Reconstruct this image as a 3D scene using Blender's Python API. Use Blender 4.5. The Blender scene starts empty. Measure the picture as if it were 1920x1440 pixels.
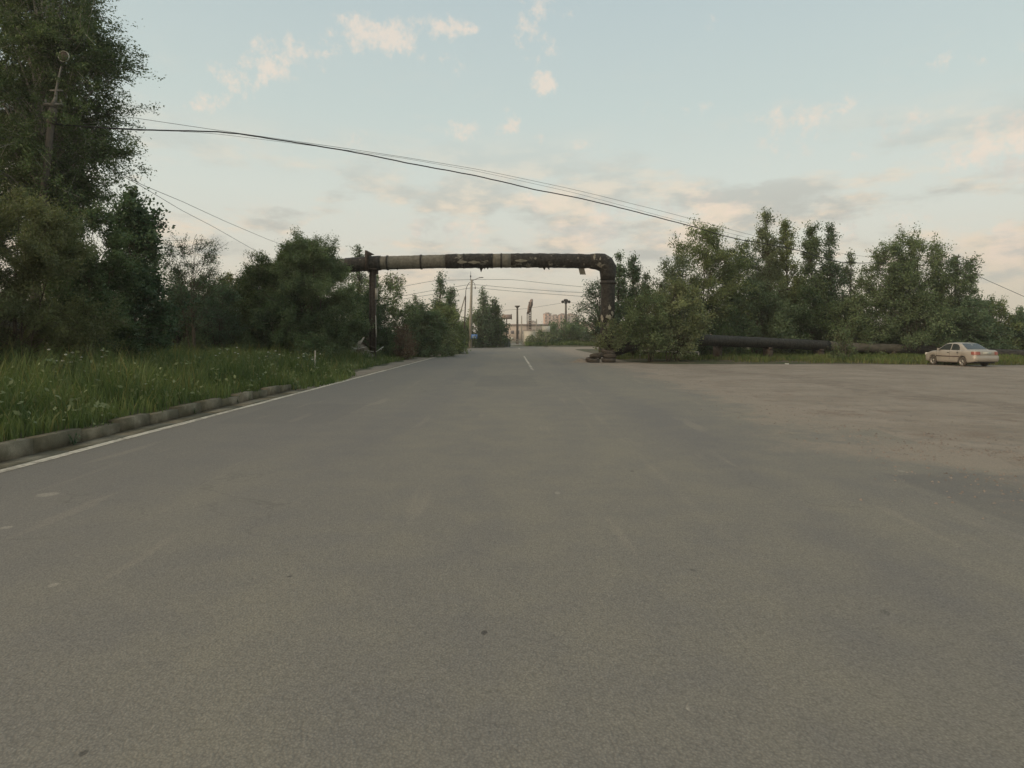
import bpy, math, random
import numpy as np
from mathutils import Vector
random.seed(5); RNG = np.random.default_rng(11)
S = bpy.context.scene; COL = S.collection
# ------------------------------------------------------------------ camera
H = 1.7; F = 1150.0; CU = 960.0; HV = 632.0
cam = bpy.data.cameras.new('camera'); co = bpy.data.objects.new('camera', cam); COL.objects.link(co)
co.location = (0, 0, H); co.rotation_euler = (math.radians(90), 0, 0)
cam.sensor_width = 36; cam.lens = F/1920*36; cam.shift_y = -(720-HV)/1920.0
cam.clip_start = .05; cam.clip_end = 8000
S.camera = co
S.cycles.max_bounces = 5; S.cycles.diffuse_bounces = 3; S.cycles.transmission_bounces = 3; S.cycles.glossy_bounces = 2
S.view_settings.view_transform = 'Standard'; S.view_settings.look = 'None'
S.view_settings.exposure = 0.2; S.view_settings.gamma = 1
def at(u, v, d): return ((u-CU)/F*d, d, H-(v-HV)/F*d)
def s2l(c):
    return tuple(((x/255)/12.92 if x/255 <= .04045 else ((x/255+.055)/1.055)**2.4) for x in c)
# ------------------------------------------------------------------ world
SUN_EL, SUN_AZ = math.radians(9), math.radians(-118)     # azimuth clockwise from +Y
W = bpy.data.worlds.new('World'); S.world = W; W.use_nodes = True
nt = W.node_tree; N = nt.nodes; L = nt.links
for n in list(N): N.remove(n)
def nd(t, **k):
    n = N.new(t)
    for a, b in k.items(): setattr(n, a, b)
    return n
def mth(op, a, b=None, c=None):
    n = nd('ShaderNodeMath', operation=op)
    for i, v in enumerate((a, b, c)):
        if v is None: continue
        if isinstance(v, (int, float)): n.inputs[i].default_value = v
        else: L.new(v, n.inputs[i])
    return n.outputs[0]
def vmth(op, a, b=None):
    n = nd('ShaderNodeVectorMath', operation=op)
    for i, v in enumerate((a, b)):
        if v is None: continue
        if isinstance(v, tuple): n.inputs[i].default_value = v
        else: L.new(v, n.inputs[i])
    return n.outputs[1] if op == 'LENGTH' else n.outputs[0]
def mrange(v, a, b, c=0, d=1, t='SMOOTHSTEP'):
    n = nd('ShaderNodeMapRange', interpolation_type=t); L.new(v, n.inputs[0])
    for i, x in enumerate((a, b, c, d)): n.inputs[i+1].default_value = x
    return n.outputs[0]
def mixc(f, a, b, bt='MIX'):
    n = nd('ShaderNodeMix', data_type='RGBA', blend_type=bt)
    for s, v in ((n.inputs[0], f), (n.inputs[6], a), (n.inputs[7], b)):
        if isinstance(v, (int, float)): s.default_value = v
        elif isinstance(v, tuple): s.default_value = v+(1,) if len(v) == 3 else v
        else: L.new(v, s)
    return n.outputs[2]
def noise(vec, scale, detail=4, rough=.55):
    n = nd('ShaderNodeTexNoise'); n.inputs['Scale'].default_value = scale
    n.inputs['Detail'].default_value = detail; n.inputs['Roughness'].default_value = rough
    L.new(vec, n.inputs['Vector']); return n.outputs['Fac']
tc = nd('ShaderNodeTexCoord'); D = vmth('NORMALIZE', tc.outputs['Generated'])
sep = nd('ShaderNodeSeparateXYZ'); L.new(D, sep.inputs[0]); z = sep.outputs[2]
ramp = nd('ShaderNodeValToRGB'); L.new(z, ramp.inputs[0]); cr = ramp.color_ramp
stops = [(0.0, (220, 206, 184)), (.05, (230, 217, 196)), (.12, (220, 217, 204)), (.22, (212, 218, 209)), (.34, (196, 209, 205)), (.50, (181, 197, 200)), (1.0, (178, 192, 196))]  # top stop, above the view, brightened to add light on the ground
while len(cr.elements) < len(stops): cr.elements.new(.5)
for e, (p, c) in zip(cr.elements, stops): e.position = p; e.color = s2l(c)+(1,)
sky = nd('ShaderNodeTexSky', sky_type='NISHITA'); sky.sun_disc = False
sky.sun_elevation = SUN_EL; sky.sun_rotation = SUN_AZ
skys = mixc(1.0, sky.outputs[0], (.10, .10, .10), 'MULTIPLY')
base = mixc(.12, ramp.outputs[0], skys)
# cloud field near the horizon
q = vmth('MULTIPLY', D, (1, 1, 3.0))
n1 = noise(q, 5.0, 6, .6); n2 = noise(vmth('ADD', q, (3.1, .7, .25)), 9.0, 5, .6)
band = mth('MULTIPLY', mrange(z, .03, .10), mrange(z, .16, .34, 1, 0))
lowm = mth('MULTIPLY', mrange(n1, .44, .58), band)
wisp = mth('MULTIPLY', mrange(noise(q, 9.0, 6, .65), .55, .75), mrange(z, .5, .2, .0, .30))
# separate puffs
puffs = [(440,152,38,22,1),(505,128,45,26,.95),(545,105,48,26,1),(605,97,32,18,.9),(415,182,40,17,.7),(376,199,22,13,.7),(710,68,70,24,1),(845,46,36,15,.85),
 (790,75,60,30,.45),(1005,38,60,40,.55),(1020,158,26,16,1),(1015,98,40,20,.4),(860,245,38,18,.6),(950,236,22,24,.7),(990,262,50,25,.3),(1185,203,30,14,.6),(1870,275,85,38,1),(1900,300,60,30,.8),
 (1315,376,50,24,.9),(1500,240,100,45,.4),(1690,240,80,32,.5),(1615,292,28,12,.6),(1830,105,70,22,.4),(675,265,24,16,.5),(1325,40,45,14,.3),(1090,268,22,10,.5),(860,110,60,26,.35),(1265,205,60,18,.35),
 (960,30,40,18,.5),(1690,425,40,35,.6),(1890,470,75,38,1.1),(1530,420,70,40,.6),(665,410,40,18,.4),(1300,400,70,34,.9),(1140,410,80,28,.8),(1010,380,60,20,.6),(870,430,90,18,.6),(1090,435,70,22,.9),(1250,450,60,30,.7),
 (770,425,80,18,.5),(1190,385,50,14,.5),(1780,450,70,30,.5),(930,460,60,16,.6),(900,372,60,12,.4)]
nz = noise(D, 30.0, 7, .68); nzs = mth('MULTIPLY', mth('SUBTRACT', nz, .5), 4.2)
pm = None
for (u, v, su, sv, a) in puffs:
    d0 = Vector(((u-CU)/F, 1, (HV-v)/F)); ln = d0.length; d0.normalize()
    x = vmth('SUBTRACT', D, tuple(d0)); x = vmth('MULTIPLY', x, (F*ln/su, F*ln/su, F*ln/sv))
    l = vmth('LENGTH', x); g = mth('MULTIPLY', mrange(l, 0, 2.2, 1, 0), a)
    pm = g if pm is None else mth('MAXIMUM', pm, g)
pf = mrange(mth('ADD', pm, mth('MULTIPLY', nzs, mrange(pm, 0, .3))), .30, 1.25)
pf = mth('MULTIPLY', pf, .6)
peach = s2l((229, 211, 188)); grey = s2l((178, 179, 172))
shade = mrange(n2, .40, .60)
lowc = mixc(shade, peach, grey)
pufc = mixc(mth('MULTIPLY', shade, mrange(z, .38, .14, 0, .9)), s2l((236, 216, 198)), s2l((188, 187, 182)))
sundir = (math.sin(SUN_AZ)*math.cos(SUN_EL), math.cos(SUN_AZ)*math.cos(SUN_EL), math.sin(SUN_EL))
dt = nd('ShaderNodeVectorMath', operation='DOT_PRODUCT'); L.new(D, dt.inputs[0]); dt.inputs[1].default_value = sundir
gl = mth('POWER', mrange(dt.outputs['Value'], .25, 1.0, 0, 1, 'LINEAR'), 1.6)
base = mixc(gl, base, (2.6, 1.9, 1.25))  # warm glow around the sun, out of view, added to light the ground
o = mixc(wisp, base, s2l((216, 208, 195)))
o = mixc(mth('MULTIPLY', lowm, .85), o, lowc)
o = mixc(pf, o, pufc)
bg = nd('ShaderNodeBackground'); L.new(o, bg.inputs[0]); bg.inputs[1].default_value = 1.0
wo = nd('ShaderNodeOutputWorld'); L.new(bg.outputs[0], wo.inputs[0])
# ------------------------------------------------------------------ sun
sl = bpy.data.lights.new('sun', 'SUN'); sl.energy = .9; sl.angle = math.radians(12); sl.color = (1, .86, .70)
so = bpy.data.objects.new('sun', sl); COL.objects.link(so)
sd = Vector((math.sin(SUN_AZ)*math.cos(SUN_EL), math.cos(SUN_AZ)*math.cos(SUN_EL), math.sin(SUN_EL)))
so.rotation_euler = (-sd).to_track_quat('-Z', 'Y').to_euler(); so.location = (-60, -40, 40)

# ------------------------------------------------------------------ materials
def mat(name, build=None, color=(.3, .3, .3), rough=.9, metal=0, var=.25, vscale=3, bump=0, bscale=40, spec=.3, trans=0):
    global nt, N, L
    m = bpy.data.materials.new(name); m.use_nodes = True
    nt = m.node_tree; N = nt.nodes; L = nt.links
    b = N['Principled BSDF']; b.inputs['Roughness'].default_value = rough; b.inputs['Metallic'].default_value = metal
    b.inputs['Specular IOR Level'].default_value = spec
    tcn = nd('ShaderNodeTexCoord'); P = tcn.outputs['Object']
    if build: build(m, b, P)
    else:
        f = mrange(noise(P, vscale, 5, .6), .3, .7, 0, 1, 'LINEAR')
        c = mixc(f, tuple(x*(1-var) for x in color), tuple(min(1, x*(1+var)) for x in color))
        L.new(c, b.inputs['Base Color'])
        if bump:
            bn = nd('ShaderNodeBump'); bn.inputs['Strength'].default_value = bump; bn.inputs['Distance'].default_value = .02
            L.new(noise(P, bscale, 4), bn.inputs['Height']); L.new(bn.outputs[0], b.inputs['Normal'])
    return m
def geo_pos(): return nd('ShaderNodeNewGeometry').outputs['Position']
def bumpn(b, h, s, d=.02):
    bn = nd('ShaderNodeBump'); bn.inputs['Strength'].default_value = s; bn.inputs['Distance'].default_value = d
    L.new(h, bn.inputs['Height']); L.new(bn.outputs[0], b.inputs['Normal'])
def spot(P, x, y, rx, ry, n, amt=1):
    v = vmth('MULTIPLY', vmth('SUBTRACT', P, (x, y, 0)), (1/rx, 1/ry, 0)); l = vmth('LENGTH', v)
    return mth('MULTIPLY', mrange(mth('ADD', l, mth('MULTIPLY', mth('SUBTRACT', n, .5), 1.2)), .7, 1.15, 1, 0), amt)

def b_asphalt(m, b, _):
    P = geo_pos(); sp = nd('ShaderNodeSeparateXYZ'); L.new(P, sp.inputs[0]); X, Y = sp.outputs[0], sp.outputs[1]
    big = noise(vmth('MULTIPLY', P, (1, .35, 1)), .35, 5, .6); mid = noise(P, 1.6, 5, .65)
    grain = noise(P, 70, 3, .7); grain2 = noise(P, 24, 4, .7)
    stone = nd('ShaderNodeTexVoronoi'); stone.inputs['Scale'].default_value = 75; L.new(P, stone.inputs['Vector'])
    gray = (.166, .161, .149); dust = (.218, .206, .166)
    # dust lies thick between and beside the wheel paths, thin where tyres polish the road
    tracks = None
    for tx, w in ((-4.3, .65), (-2.3, .65), (2.9, .5)):
        g = mrange(mth('ABSOLUTE', mth('SUBTRACT', mth('ADD', X, mth('MULTIPLY', big, .8)), tx+.4)), 0, w*1.5, 1, 0)
        tracks = g if tracks is None else mth('MAXIMUM', tracks, g)
    f = mth('ADD', mrange(big, .3, .7, .25, .85), mth('MULTIPLY', tracks, -.32))
    f = mth('ADD', f, mrange(mid, .35, .65, -.18, .18))
    f = mth('MULTIPLY', f, mrange(X, -6.5, -.5, .3, 1.0)); f = nd_clamp(f)
    c = mixc(f, gray, dust)
    edge = mth('ADD', X, mth('ADD', mth('MULTIPLY', mth('SUBTRACT', noise(P, .5, 5, .65), .5), 3.2), mth('MULTIPLY', mth('SUBTRACT', mid, .5), 1.2)))
    bl = noise(P, 1.9, 8, .75); bl2 = noise(P, .33, 3, .5)
    em = mrange(mth('ADD', mth('ADD', edge, mth('MULTIPLY', mth('SUBTRACT', bl, .5), 4.5)), mth('MULTIPLY', mth('SUBTRACT', bl2, .5), 6)), 4.8, 6.6, 0, .9)
    jn = mth('MULTIPLY', mrange(mth('ABSOLUTE', mth('SUBTRACT', mth('ADD', X, mth('MULTIPLY', mid, .08)), 1.86)), .01, .10, 1, 0), mth('MULTIPLY', mrange(Y, 4, 7, 0, .20), mrange(noise(P, .7, 3, .5), .4, .6, .15, 1)))
    c = mixc(jn, c, (.30, .275, .215))
    c = mixc(em, c, (.268, .232, .186))
    eL = mth('ADD', X, mth('MULTIPLY', mth('SUBTRACT', mid, .5), .8))
    c = mixc(mrange(eL, -6.15, -6.75, 0, .75), c, (.20, .17, .115))
    # pale old trowel and tyre scuffs, oil spots
    st = noise(vmth('MULTIPLY', P, (2.2, .25, 1)), 1.1, 3, .5)
    c = mixc(mrange(st, .62, .72, 0, .22), c, (.32, .29, .23))
    for (u, v, r, k) in ((908, 1188, .022, .75), (543, 1082, .018, .6), (157, 1414, .016, .6), (1185, 884, .03, .5), (1300, 1070, .02, .4), (1660, 1150, .03, .3)):
        px = (u-CU)/(v-HV)*H; py = F*H/(v-HV)
        c = mixc(spot(P, px, py, r, r*1.3, grain2, k), c, (.045, .042, .04))
    for (u, v, r, rr) in ((90, 928, .11, .10), (12, 990, .05, .05), (100, 1098, .03, .04), (206, 1379, .008, .012), (1290, 1330, .01, .02), (1690, 884, .04, .05), (1045, 925, .03, .06)):
        px = (u-CU)/(v-HV)*H; py = F*H/(v-HV)
        c = mixc(spot(P, px, py, r, rr, grain2, .55), c, (.34, .32, .27))
    g = mrange(grain, .25, .75, .80, 1.20, 'LINEAR'); g2 = mrange(grain2, .3, .7, .90, 1.10, 'LINEAR')
    sc = mrange(stone.outputs['Distance'], 0, .75, 1.18, .8, 'LINEAR')
    k = mth('MULTIPLY', mth('MULTIPLY', g, g2), sc)
    cc = nd('ShaderNodeCombineColor'); [L.new(k, cc.inputs[i]) for i in range(3)]
    c = mixc(1, c, cc.outputs[0], 'MULTIPLY')
    for (x0, x1, y0, y1, k) in ((4.6, 6.6, 5.2, 7.6, .30), (-1.3, .9, 21, 27, .18), (-5.9, -3.6, 12, 15.5, .16)):
        wx = mth('ADD', X, mth('MULTIPLY', mth('SUBTRACT', mid, .5), .35)); wy = mth('ADD', Y, mth('MULTIPLY', mth('SUBTRACT', mid, .5), .8))
        bxm = mth('MULTIPLY', mth('MULTIPLY', mrange(wx, x0-.05, x0+.05), mrange(wx, x1-.05, x1+.05, 1, 0)), mth('MULTIPLY', mrange(wy, y0-.1, y0+.1), mrange(wy, y1-.1, y1+.1, 1, 0)))
        c = mixc(mth('MULTIPLY', bxm, k), c, (.085, .086, .09))
    # hairline cracks
    vo = nd('ShaderNodeTexVoronoi', feature='DISTANCE_TO_EDGE'); vo.inputs['Scale'].default_value = .22
    wv = nd('ShaderNodeTexNoise'); wv.inputs['Scale'].default_value = 1.2; wv.inputs['Detail'].default_value = 6; L.new(P, wv.inputs['Vector'])
    L.new(vmth('ADD', P, vmth('MULTIPLY', wv.outputs['Color'], (1.6, 1.6, 0))), vo.inputs['Vector'])
    ck = mth('MULTIPLY', mrange(vo.outputs['Distance'], 0, .004, 1, 0), mrange(big, .48, .58, 0, .25))
    c = mixc(ck, c, (.05, .047, .042))
    L.new(c, b.inputs['Base Color']); b.inputs['Roughness'].default_value = .85
    h = mth('ADD', mth('MULTIPLY', grain, .5), mth('MULTIPLY', stone.outputs['Distance'], -.5))
    bumpn(b, mth('ADD', h, mth('MULTIPLY', grain2, .8)), .38, .012)
def nd_clamp(v):
    n = nd('ShaderNodeClamp'); L.new(v, n.inputs[0]); return n.outputs[0]
def b_dirt(m, b, _):
    P = geo_pos(); a = noise(vmth('MULTIPLY', P, (.7, 1, 1)), .5, 8, .72); m1 = noise(P, 2.2, 7, .75); g = noise(P, 38, 4, .75)
    c = mixc(mrange(a, .35, .65), (.212, .184, .148), (.280, .246, .202))
    c = mixc(mrange(m1, .50, .62, 0, .55), c, (.175, .165, .145)); c = mixc(mrange(noise(P, .9, 7, .7), .54, .64, 0, .5), c, (.17, .13, .10))
    # wheel ruts curving across the lot
    rr = nd('ShaderNodeTexWave'); rr.inputs['Scale'].default_value = .11; rr.inputs['Distortion'].default_value = 7; rr.inputs['Detail'].default_value = 2; rr.inputs['Detail Scale'].default_value = .4; L.new(vmth('MULTIPLY', P, (.35, 1, 1)), rr.inputs['Vector'])
    rut = mth('MULTIPLY', mrange(rr.outputs['Fac'], .84, .97, 0, 1), mrange(m1, .35, .6)); c = mixc(mth('MULTIPLY', rut, .45), c, (.14, .118, .095))
    vo = nd('ShaderNodeTexVoronoi'); vo.inputs['Scale'].default_value = 16; L.new(P, vo.inputs['Vector'])
    rock = mth('MULTIPLY', mrange(vo.outputs['Distance'], .10, .3, 1, 0), mrange(noise(P, .8, 4), .48, .6))
    rc = nd('ShaderNodeValToRGB'); L.new(vo.outputs['Color'], rc.inputs[0]); rc.color_ramp.elements[0].color = (.13, .11, .09, 1); rc.color_ramp.elements[1].color = (.38, .31, .25, 1)
    c = mixc(mth('MULTIPLY', rock, .7), c, rc.outputs[0])
    k = mrange(g, .25, .75, .72, 1.28, 'LINEAR'); cc = nd('ShaderNodeCombineColor'); [L.new(k, cc.inputs[i]) for i in range(3)]
    c = mixc(1, c, cc.outputs[0], 'MULTIPLY')
    L.new(c, b.inputs['Base Color']); bumpn(b, mth('ADD', mth('ADD', m1, mth('MULTIPLY', g, .3)), rock), .8, .05)
def b_soil(m, b, _):
    P = geo_pos(); a = noise(P, .5, 5, .6); g = noise(P, 14, 4, .7)
    c = mixc(mrange(a, .4, .62), (.045, .06, .024), (.10, .085, .055))
    k = mrange(g, .25, .75, .6, 1.4, 'LINEAR'); cc = nd('ShaderNodeCombineColor'); [L.new(k, cc.inputs[i]) for i in range(3)]
    c = mixc(1, c, cc.outputs[0], 'MULTIPLY'); L.new(c, b.inputs['Base Color']); bumpn(b, g, .7, .05)
def b_paint(m, b, _):
    P = geo_pos(); w = noise(P, 9, 6, .75); w2 = noise(P, 1.3, 4, .6)
    f = mth('ADD', mrange(w, .35, .6), mrange(w2, .4, .7, .25, -.35)); f = nd_clamp(f)
    c = mixc(f, (.24, .22, .18), (.55, .52, .44)); L.new(c, b.inputs['Base Color']); b.inputs['Roughness'].default_value = .8
def b_kerb(m, b, _):
    P = geo_pos(); a = noise(P, 3, 5, .65); s = noise(P, 1.1, 4, .6); g = noise(P, 60, 3, .7)
    c = mixc(mrange(a, .35, .65), (.165, .142, .10), (.255, .225, .165)); c = mixc(mrange(s, .40, .58, 0, .8), c, (.078, .072, .044))
    k = mrange(g, .25, .75, .75, 1.25, 'LINEAR'); cc = nd('ShaderNodeCombineColor'); [L.new(k, cc.inputs[i]) for i in range(3)]
    c = mixc(1, c, cc.outputs[0], 'MULTIPLY'); L.new(c, b.inputs['Base Color']); bumpn(b, a, .5, .03)
def leafmat(name, c1, c2, tr=.25):
    def f(m, b, P):
        at_ = nd('ShaderNodeAttribute', attribute_name='rnd')
        w = noise(P, .55, 3, .5)
        c = mixc(nd_clamp(mth('ADD', mth('MULTIPLY', at_.outputs['Fac'], .7), mrange(w, .35, .65, -.2, .45))), c1, c2)
        oi = nd('ShaderNodeObjectInfo').outputs['Random']; cv = nd('ShaderNodeCombineColor')
        L.new(mrange(oi, 0, 1, .80, 1.32, 'LINEAR'), cv.inputs[0]); L.new(mrange(oi, 0, 1, .90, 1.18, 'LINEAR'), cv.inputs[1]); L.new(mrange(oi, 0, 1, 1.05, .95, 'LINEAR'), cv.inputs[2])
        c = mixc(1, c, cv.outputs[0], 'MULTIPLY')
        L.new(c, b.inputs['Base Color']); b.inputs['Roughness'].default_value = .55
        t = nd('ShaderNodeBsdfTranslucent'); tcx = mixc(1, c, (1.15, 1.25, .6), 'MULTIPLY'); L.new(tcx, t.inputs[0])
        mx = nd('ShaderNodeMixShader'); mx.inputs[0].default_value = tr; L.new(b.outputs[0], mx.inputs[1]); L.new(t.outputs[0], mx.inputs[2])
        L.new(mx.outputs[0], N['Material Output'].inputs[0])
    return mat(name, f, spec=.25)
def b_tar(pale_lo, pale_hi):
    def f(m, b, P):
        Q = geo_pos(); a = noise(vmth('MULTIPLY', Q, (1, 1, 1.6)), 1.3, 6, .7); s = noise(Q, 6, 5, .65)
        wr = noise(vmth('MULTIPLY', Q, (6, 1, .8)), 1.5, 4, .6)
        c = mixc(mrange(s, .35, .65), (.014, .014, .012), (.045, .042, .035))
        c = mixc(mrange(a, pale_lo, pale_hi), c, mixc(mrange(s, .4, .6), (.13, .125, .10), (.24, .23, .185)))
        L.new(c, b.inputs['Base Color']); b.inputs['Roughness'].default_value = .65
        bumpn(b, mth('ADD', mth('ADD', wr, mth('MULTIPLY', s, .5)), mth('MULTIPLY', mrange(a, pale_lo, pale_hi), .4)), .8, .05)
    return f
def b_wrap(m, b, P):
    Q = geo_pos(); s = noise(Q, 5, 5, .65); st = noise(vmth('MULTIPLY', Q, (8, 1, .6)), 1.2, 4, .6)
    c = mixc(mrange(s, .35, .65), (.135, .13, .104), (.20, .19, .155)); c = mixc(mrange(st, .56, .70, 0, .6), c, (.07, .067, .052))
    L.new(c, b.inputs['Base Color']); bumpn(b, mth('ADD', s, st), .5, .03)
M = dict(
 asphalt=mat('asphalt', b_asphalt), dirt=mat('dirt', b_dirt), soil=mat('soil', b_soil), paint=mat('road_paint', b_paint), kerb=mat('kerb_concrete', b_kerb),
 bark=mat('bark', color=(.085, .07, .052), vscale=6, var=.5, bump=.6, bscale=25), birch=mat('birch_bark', color=(.26, .25, .22), vscale=9, var=.6, bump=.3),
 leaf_dark=leafmat('leaf_dark', (.040, .070, .036), (.096, .150, .072)), leaf_mid=leafmat('leaf_mid', (.082, .122, .064), (.165, .225, .118)),
 leaf_olive=leafmat('leaf_olive', (.078, .096, .046), (.158, .182, .088)), leaf_grey=leafmat('leaf_grey', (.105, .142, .086), (.190, .24, .145)),
 leaf_dead=leafmat('leaf_dead', (.085, .062, .046), (.15, .115, .085), .1),
 grass=leafmat('grass_blade', (.048, .088, .034), (.135, .185, .078), .3), grass_dry=leafmat('grass_dry', (.09, .11, .04), (.20, .19, .09), .25),
 tar=mat('tar_wrap', b_tar(.56, .62)), tar2=mat('tar_wrap_dark', b_tar(.66, .72)), wrap=mat('glass_cloth_wrap', b_wrap),
 steel=mat('rusty_steel', color=(.06, .048, .038), vscale=7, var=.45, rough=.75, bump=.3), galv=mat('grey_steel', color=(.17, .165, .15), vscale=5, var=.25, rough=.6),
 conc=mat('concrete', color=(.27, .255, .21), vscale=3, var=.2, bump=.2), poleconc=mat('pole_concrete', color=(.085, .076, .064), vscale=4, var=.25, bump=.2),
 wall=mat('white_concrete', color=(.50, .485, .42), vscale=.8, var=.14, bump=.2, bscale=8), white=mat('white_board', color=(.55, .56, .50), vscale=2, var=.08),
 blue=mat('blue_sign', color=(.06, .17, .42), vscale=4, var=.1, rough=.5), wire=mat('wire', color=(.03, .03, .03), rough=.6),
 rubber=mat('tyre_rubber', color=(.085, .075, .062), vscale=8, var=.35, rough=.85, bump=.4, bscale=60),
 paintcar=mat('car_paint', color=(.36, .335, .29), vscale=2, var=.10, rough=.38, metal=.25, spec=.5), glass=mat('car_glass', color=(.03, .035, .035), rough=.08, spec=.9, var=.1),
 trim=mat('dark_trim', color=(.05, .025, .02), rough=.6), black=mat('black_plastic', color=(.02, .02, .02), rough=.6), red=mat('tail_lamp_red', color=(.26, .09, .07), rough=.25, spec=.6),
 rim=mat('rim_metal', color=(.30, .29, .26), rough=.45, metal=.6), lamp=mat('lamp_glass', color=(.55, .55, .5), rough=.2, spec=.6),
 brick=mat('pink_brick', color=(.52, .37, .30), vscale=.05, var=.12), panel=mat('pale_panel', color=(.52, .44, .37), vscale=.05, var=.1), win=mat('window_glass', color=(.16, .15, .15), rough=.2),
 farroof=mat('far_roof', color=(.30, .24, .21), vscale=.05, var=.15), plank=mat('weathered_plank', color=(.38, .36, .31), vscale=5, var=.35), wood=mat('dark_wood', color=(.10, .08, .06), vscale=4, var=.3),
 shed=mat('shed_cladding', color=(.22, .225, .21), vscale=3, var=.2), flower=mat('white_flower', color=(.55, .55, .46), var=.1),
 lightgreen=mat('plate', color=(.45, .47, .42), var=.05))

# ------------------------------------------------------------------ mesh helpers
class MB:
    def __init__(s): s.V = []; s.F = []; s.n = 0; s.A = []
    def add(s, V, Fs, a=None):
        V = np.asarray(V, float).reshape(-1, 3); s.V.append(V)
        if not isinstance(Fs, list): Fs = [Fs]
        nf = 0
        for f in Fs:
            f = np.asarray(f, int)
            if f.size: s.F.append(f+s.n); nf += len(f)
        if a is not None: s.A.append(a)
        s.n += len(V); return s
    def box(s, c, d, rz=0, ry=0, taper=1):
        x, y, z = [k/2 for k in d]
        P = np.array([(-x,-y,-z),(x,-y,-z),(x,y,-z),(-x,y,-z),(-x*taper,-y*taper,z),(x*taper,-y*taper,z),(x*taper,y*taper,z),(-x*taper,y*taper,z)])
        if ry: a, b = math.cos(ry), math.sin(ry); P = np.c_[P[:,0]*a+P[:,2]*b, P[:,1], -P[:,0]*b+P[:,2]*a]
        a, b = math.cos(rz), math.sin(rz); P = np.c_[P[:,0]*a-P[:,1]*b, P[:,0]*b+P[:,1]*a, P[:,2]]
        return s.add(P+np.array(c), [[(0,3,2,1),(4,5,6,7),(0,1,5,4),(1,2,6,5),(2,3,7,6),(3,0,4,7)]])
    def tube(s, pts, rad, n=8, cap=True):
        P = np.asarray(pts, float); k = len(P); R = np.broadcast_to(np.asarray(rad, float), (k,))
        T = np.gradient(P, axis=0) if k > 2 else np.repeat((P[1:]-P[:1]), 2, 0)
        T /= np.maximum(np.linalg.norm(T, axis=1), 1e-9)[:, None]
        t0 = T[0]; up = np.array((0, 0, 1.)) if abs(t0[2]) < .9 else np.array((0, 1., 0))
        A = np.cross(t0, up); A /= np.linalg.norm(A); vs = []
        for i in range(k):
            A = A-T[i]*A.dot(T[i]); A /= max(np.linalg.norm(A), 1e-9); B = np.cross(T[i], A)
            an = np.arange(n)*2*math.pi/n
            vs.append(P[i]+R[i]*(np.cos(an)[:,None]*A+np.sin(an)[:,None]*B))
        V = np.concatenate(vs); i = np.arange(k-1)[:,None]*n; j = np.arange(n)[None]; j2 = (j+1) % n
        Q = np.stack([i+j, i+j2, i+n+j2, i+n+j], -1).reshape(-1, 4); fs = [Q]
        if cap: fs += [np.arange(n)[None, ::-1], (np.arange(n)+(k-1)*n)[None]]
        return s.add(V, fs)
    def lathe(s, prof, c=(0,0,0), n=24, axis='z'):
        pr = np.array(prof, float); an = np.arange(n)*2*math.pi/n
        V = np.stack([pr[:,0][:,None]*np.cos(an), pr[:,0][:,None]*np.sin(an), np.repeat(pr[:,1][:,None], n, 1)], -1).reshape(-1, 3)
        if axis == 'y': V = V[:, [0, 2, 1]]
        if axis == 'x': V = V[:, [2, 0, 1]]
        k = len(pr); i = np.arange(k-1)[:,None]*n; j = np.arange(n)[None]; j2 = (j+1) % n
        return s.add(V+np.array(c), [np.stack([i+j, i+j2, i+n+j2, i+n+j], -1).reshape(-1, 4)])
    def grid(s, G):
        G = np.asarray(G, float); a, b = G.shape[:2]; i = np.arange(a-1)[:,None]*b; j = np.arange(b-1)[None]
        return s.add(G.reshape(-1, 3), [np.stack([i+j, i+b+j, i+b+j+1, i+j+1], -1).reshape(-1, 4)])
    def build(s, name, m, parent=None, smooth=False, loc=None):
        V = np.concatenate(s.V)
        if loc is not None: V = V-np.array(loc)
        me = bpy.data.meshes.new(name); me.vertices.add(len(V)); me.vertices.foreach_set('co', V.ravel().astype(np.float32))
        cnt = np.concatenate([np.full(len(f), f.shape[1]) for f in s.F]); idx = np.concatenate([f.ravel() for f in s.F])
        me.loops.add(len(idx)); me.loops.foreach_set('vertex_index', idx.astype(np.int32))
        me.polygons.add(len(cnt)); st = np.r_[0, np.cumsum(cnt)[:-1]]
        me.polygons.foreach_set('loop_start', st.astype(np.int32)); me.polygons.foreach_set('loop_total', cnt.astype(np.int32))
        if smooth: me.polygons.foreach_set('use_smooth', np.ones(len(cnt), bool))
        me.update(calc_edges=True)
        if s.A:
            at_ = me.attributes.new('rnd', 'FLOAT', 'FACE'); at_.data.foreach_set('value', np.concatenate(s.A).astype(np.float32))
        me.materials.append(m if not isinstance(m, str) else M[m])
        o = bpy.data.objects.new(name, me); COL.objects.link(o)
        if loc is not None: o.location = loc
        if parent: o.parent = parent
        return o
def tag(o, label=None, cat=None, group=None, kind=None):
    for k, v in (('label', label), ('category', cat), ('group', group), ('kind', kind)):
        if v: o[k] = v
    return o
def thing(name, loc, label, cat, group=None, rz=0):
    o = bpy.data.objects.new(name, None); COL.objects.link(o); o.location = loc; o.rotation_euler = (0, 0, rz); o.empty_display_size = .3
    return tag(o, label, cat, group)
def sstep(x): x = np.clip(x, 0, 1); return x*x*(3-2*x)
def vnoise(x, y, f=1., seed=0):
    x = np.asarray(x)*f; y = np.asarray(y)*f
    return (np.sin(x*1.7+seed)+np.sin(y*1.3+2.1*seed+x*.6)+np.sin((x+y)*2.3+seed*3)*.6+np.sin(x*3.9-y*3.1)*.4)/3
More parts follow.
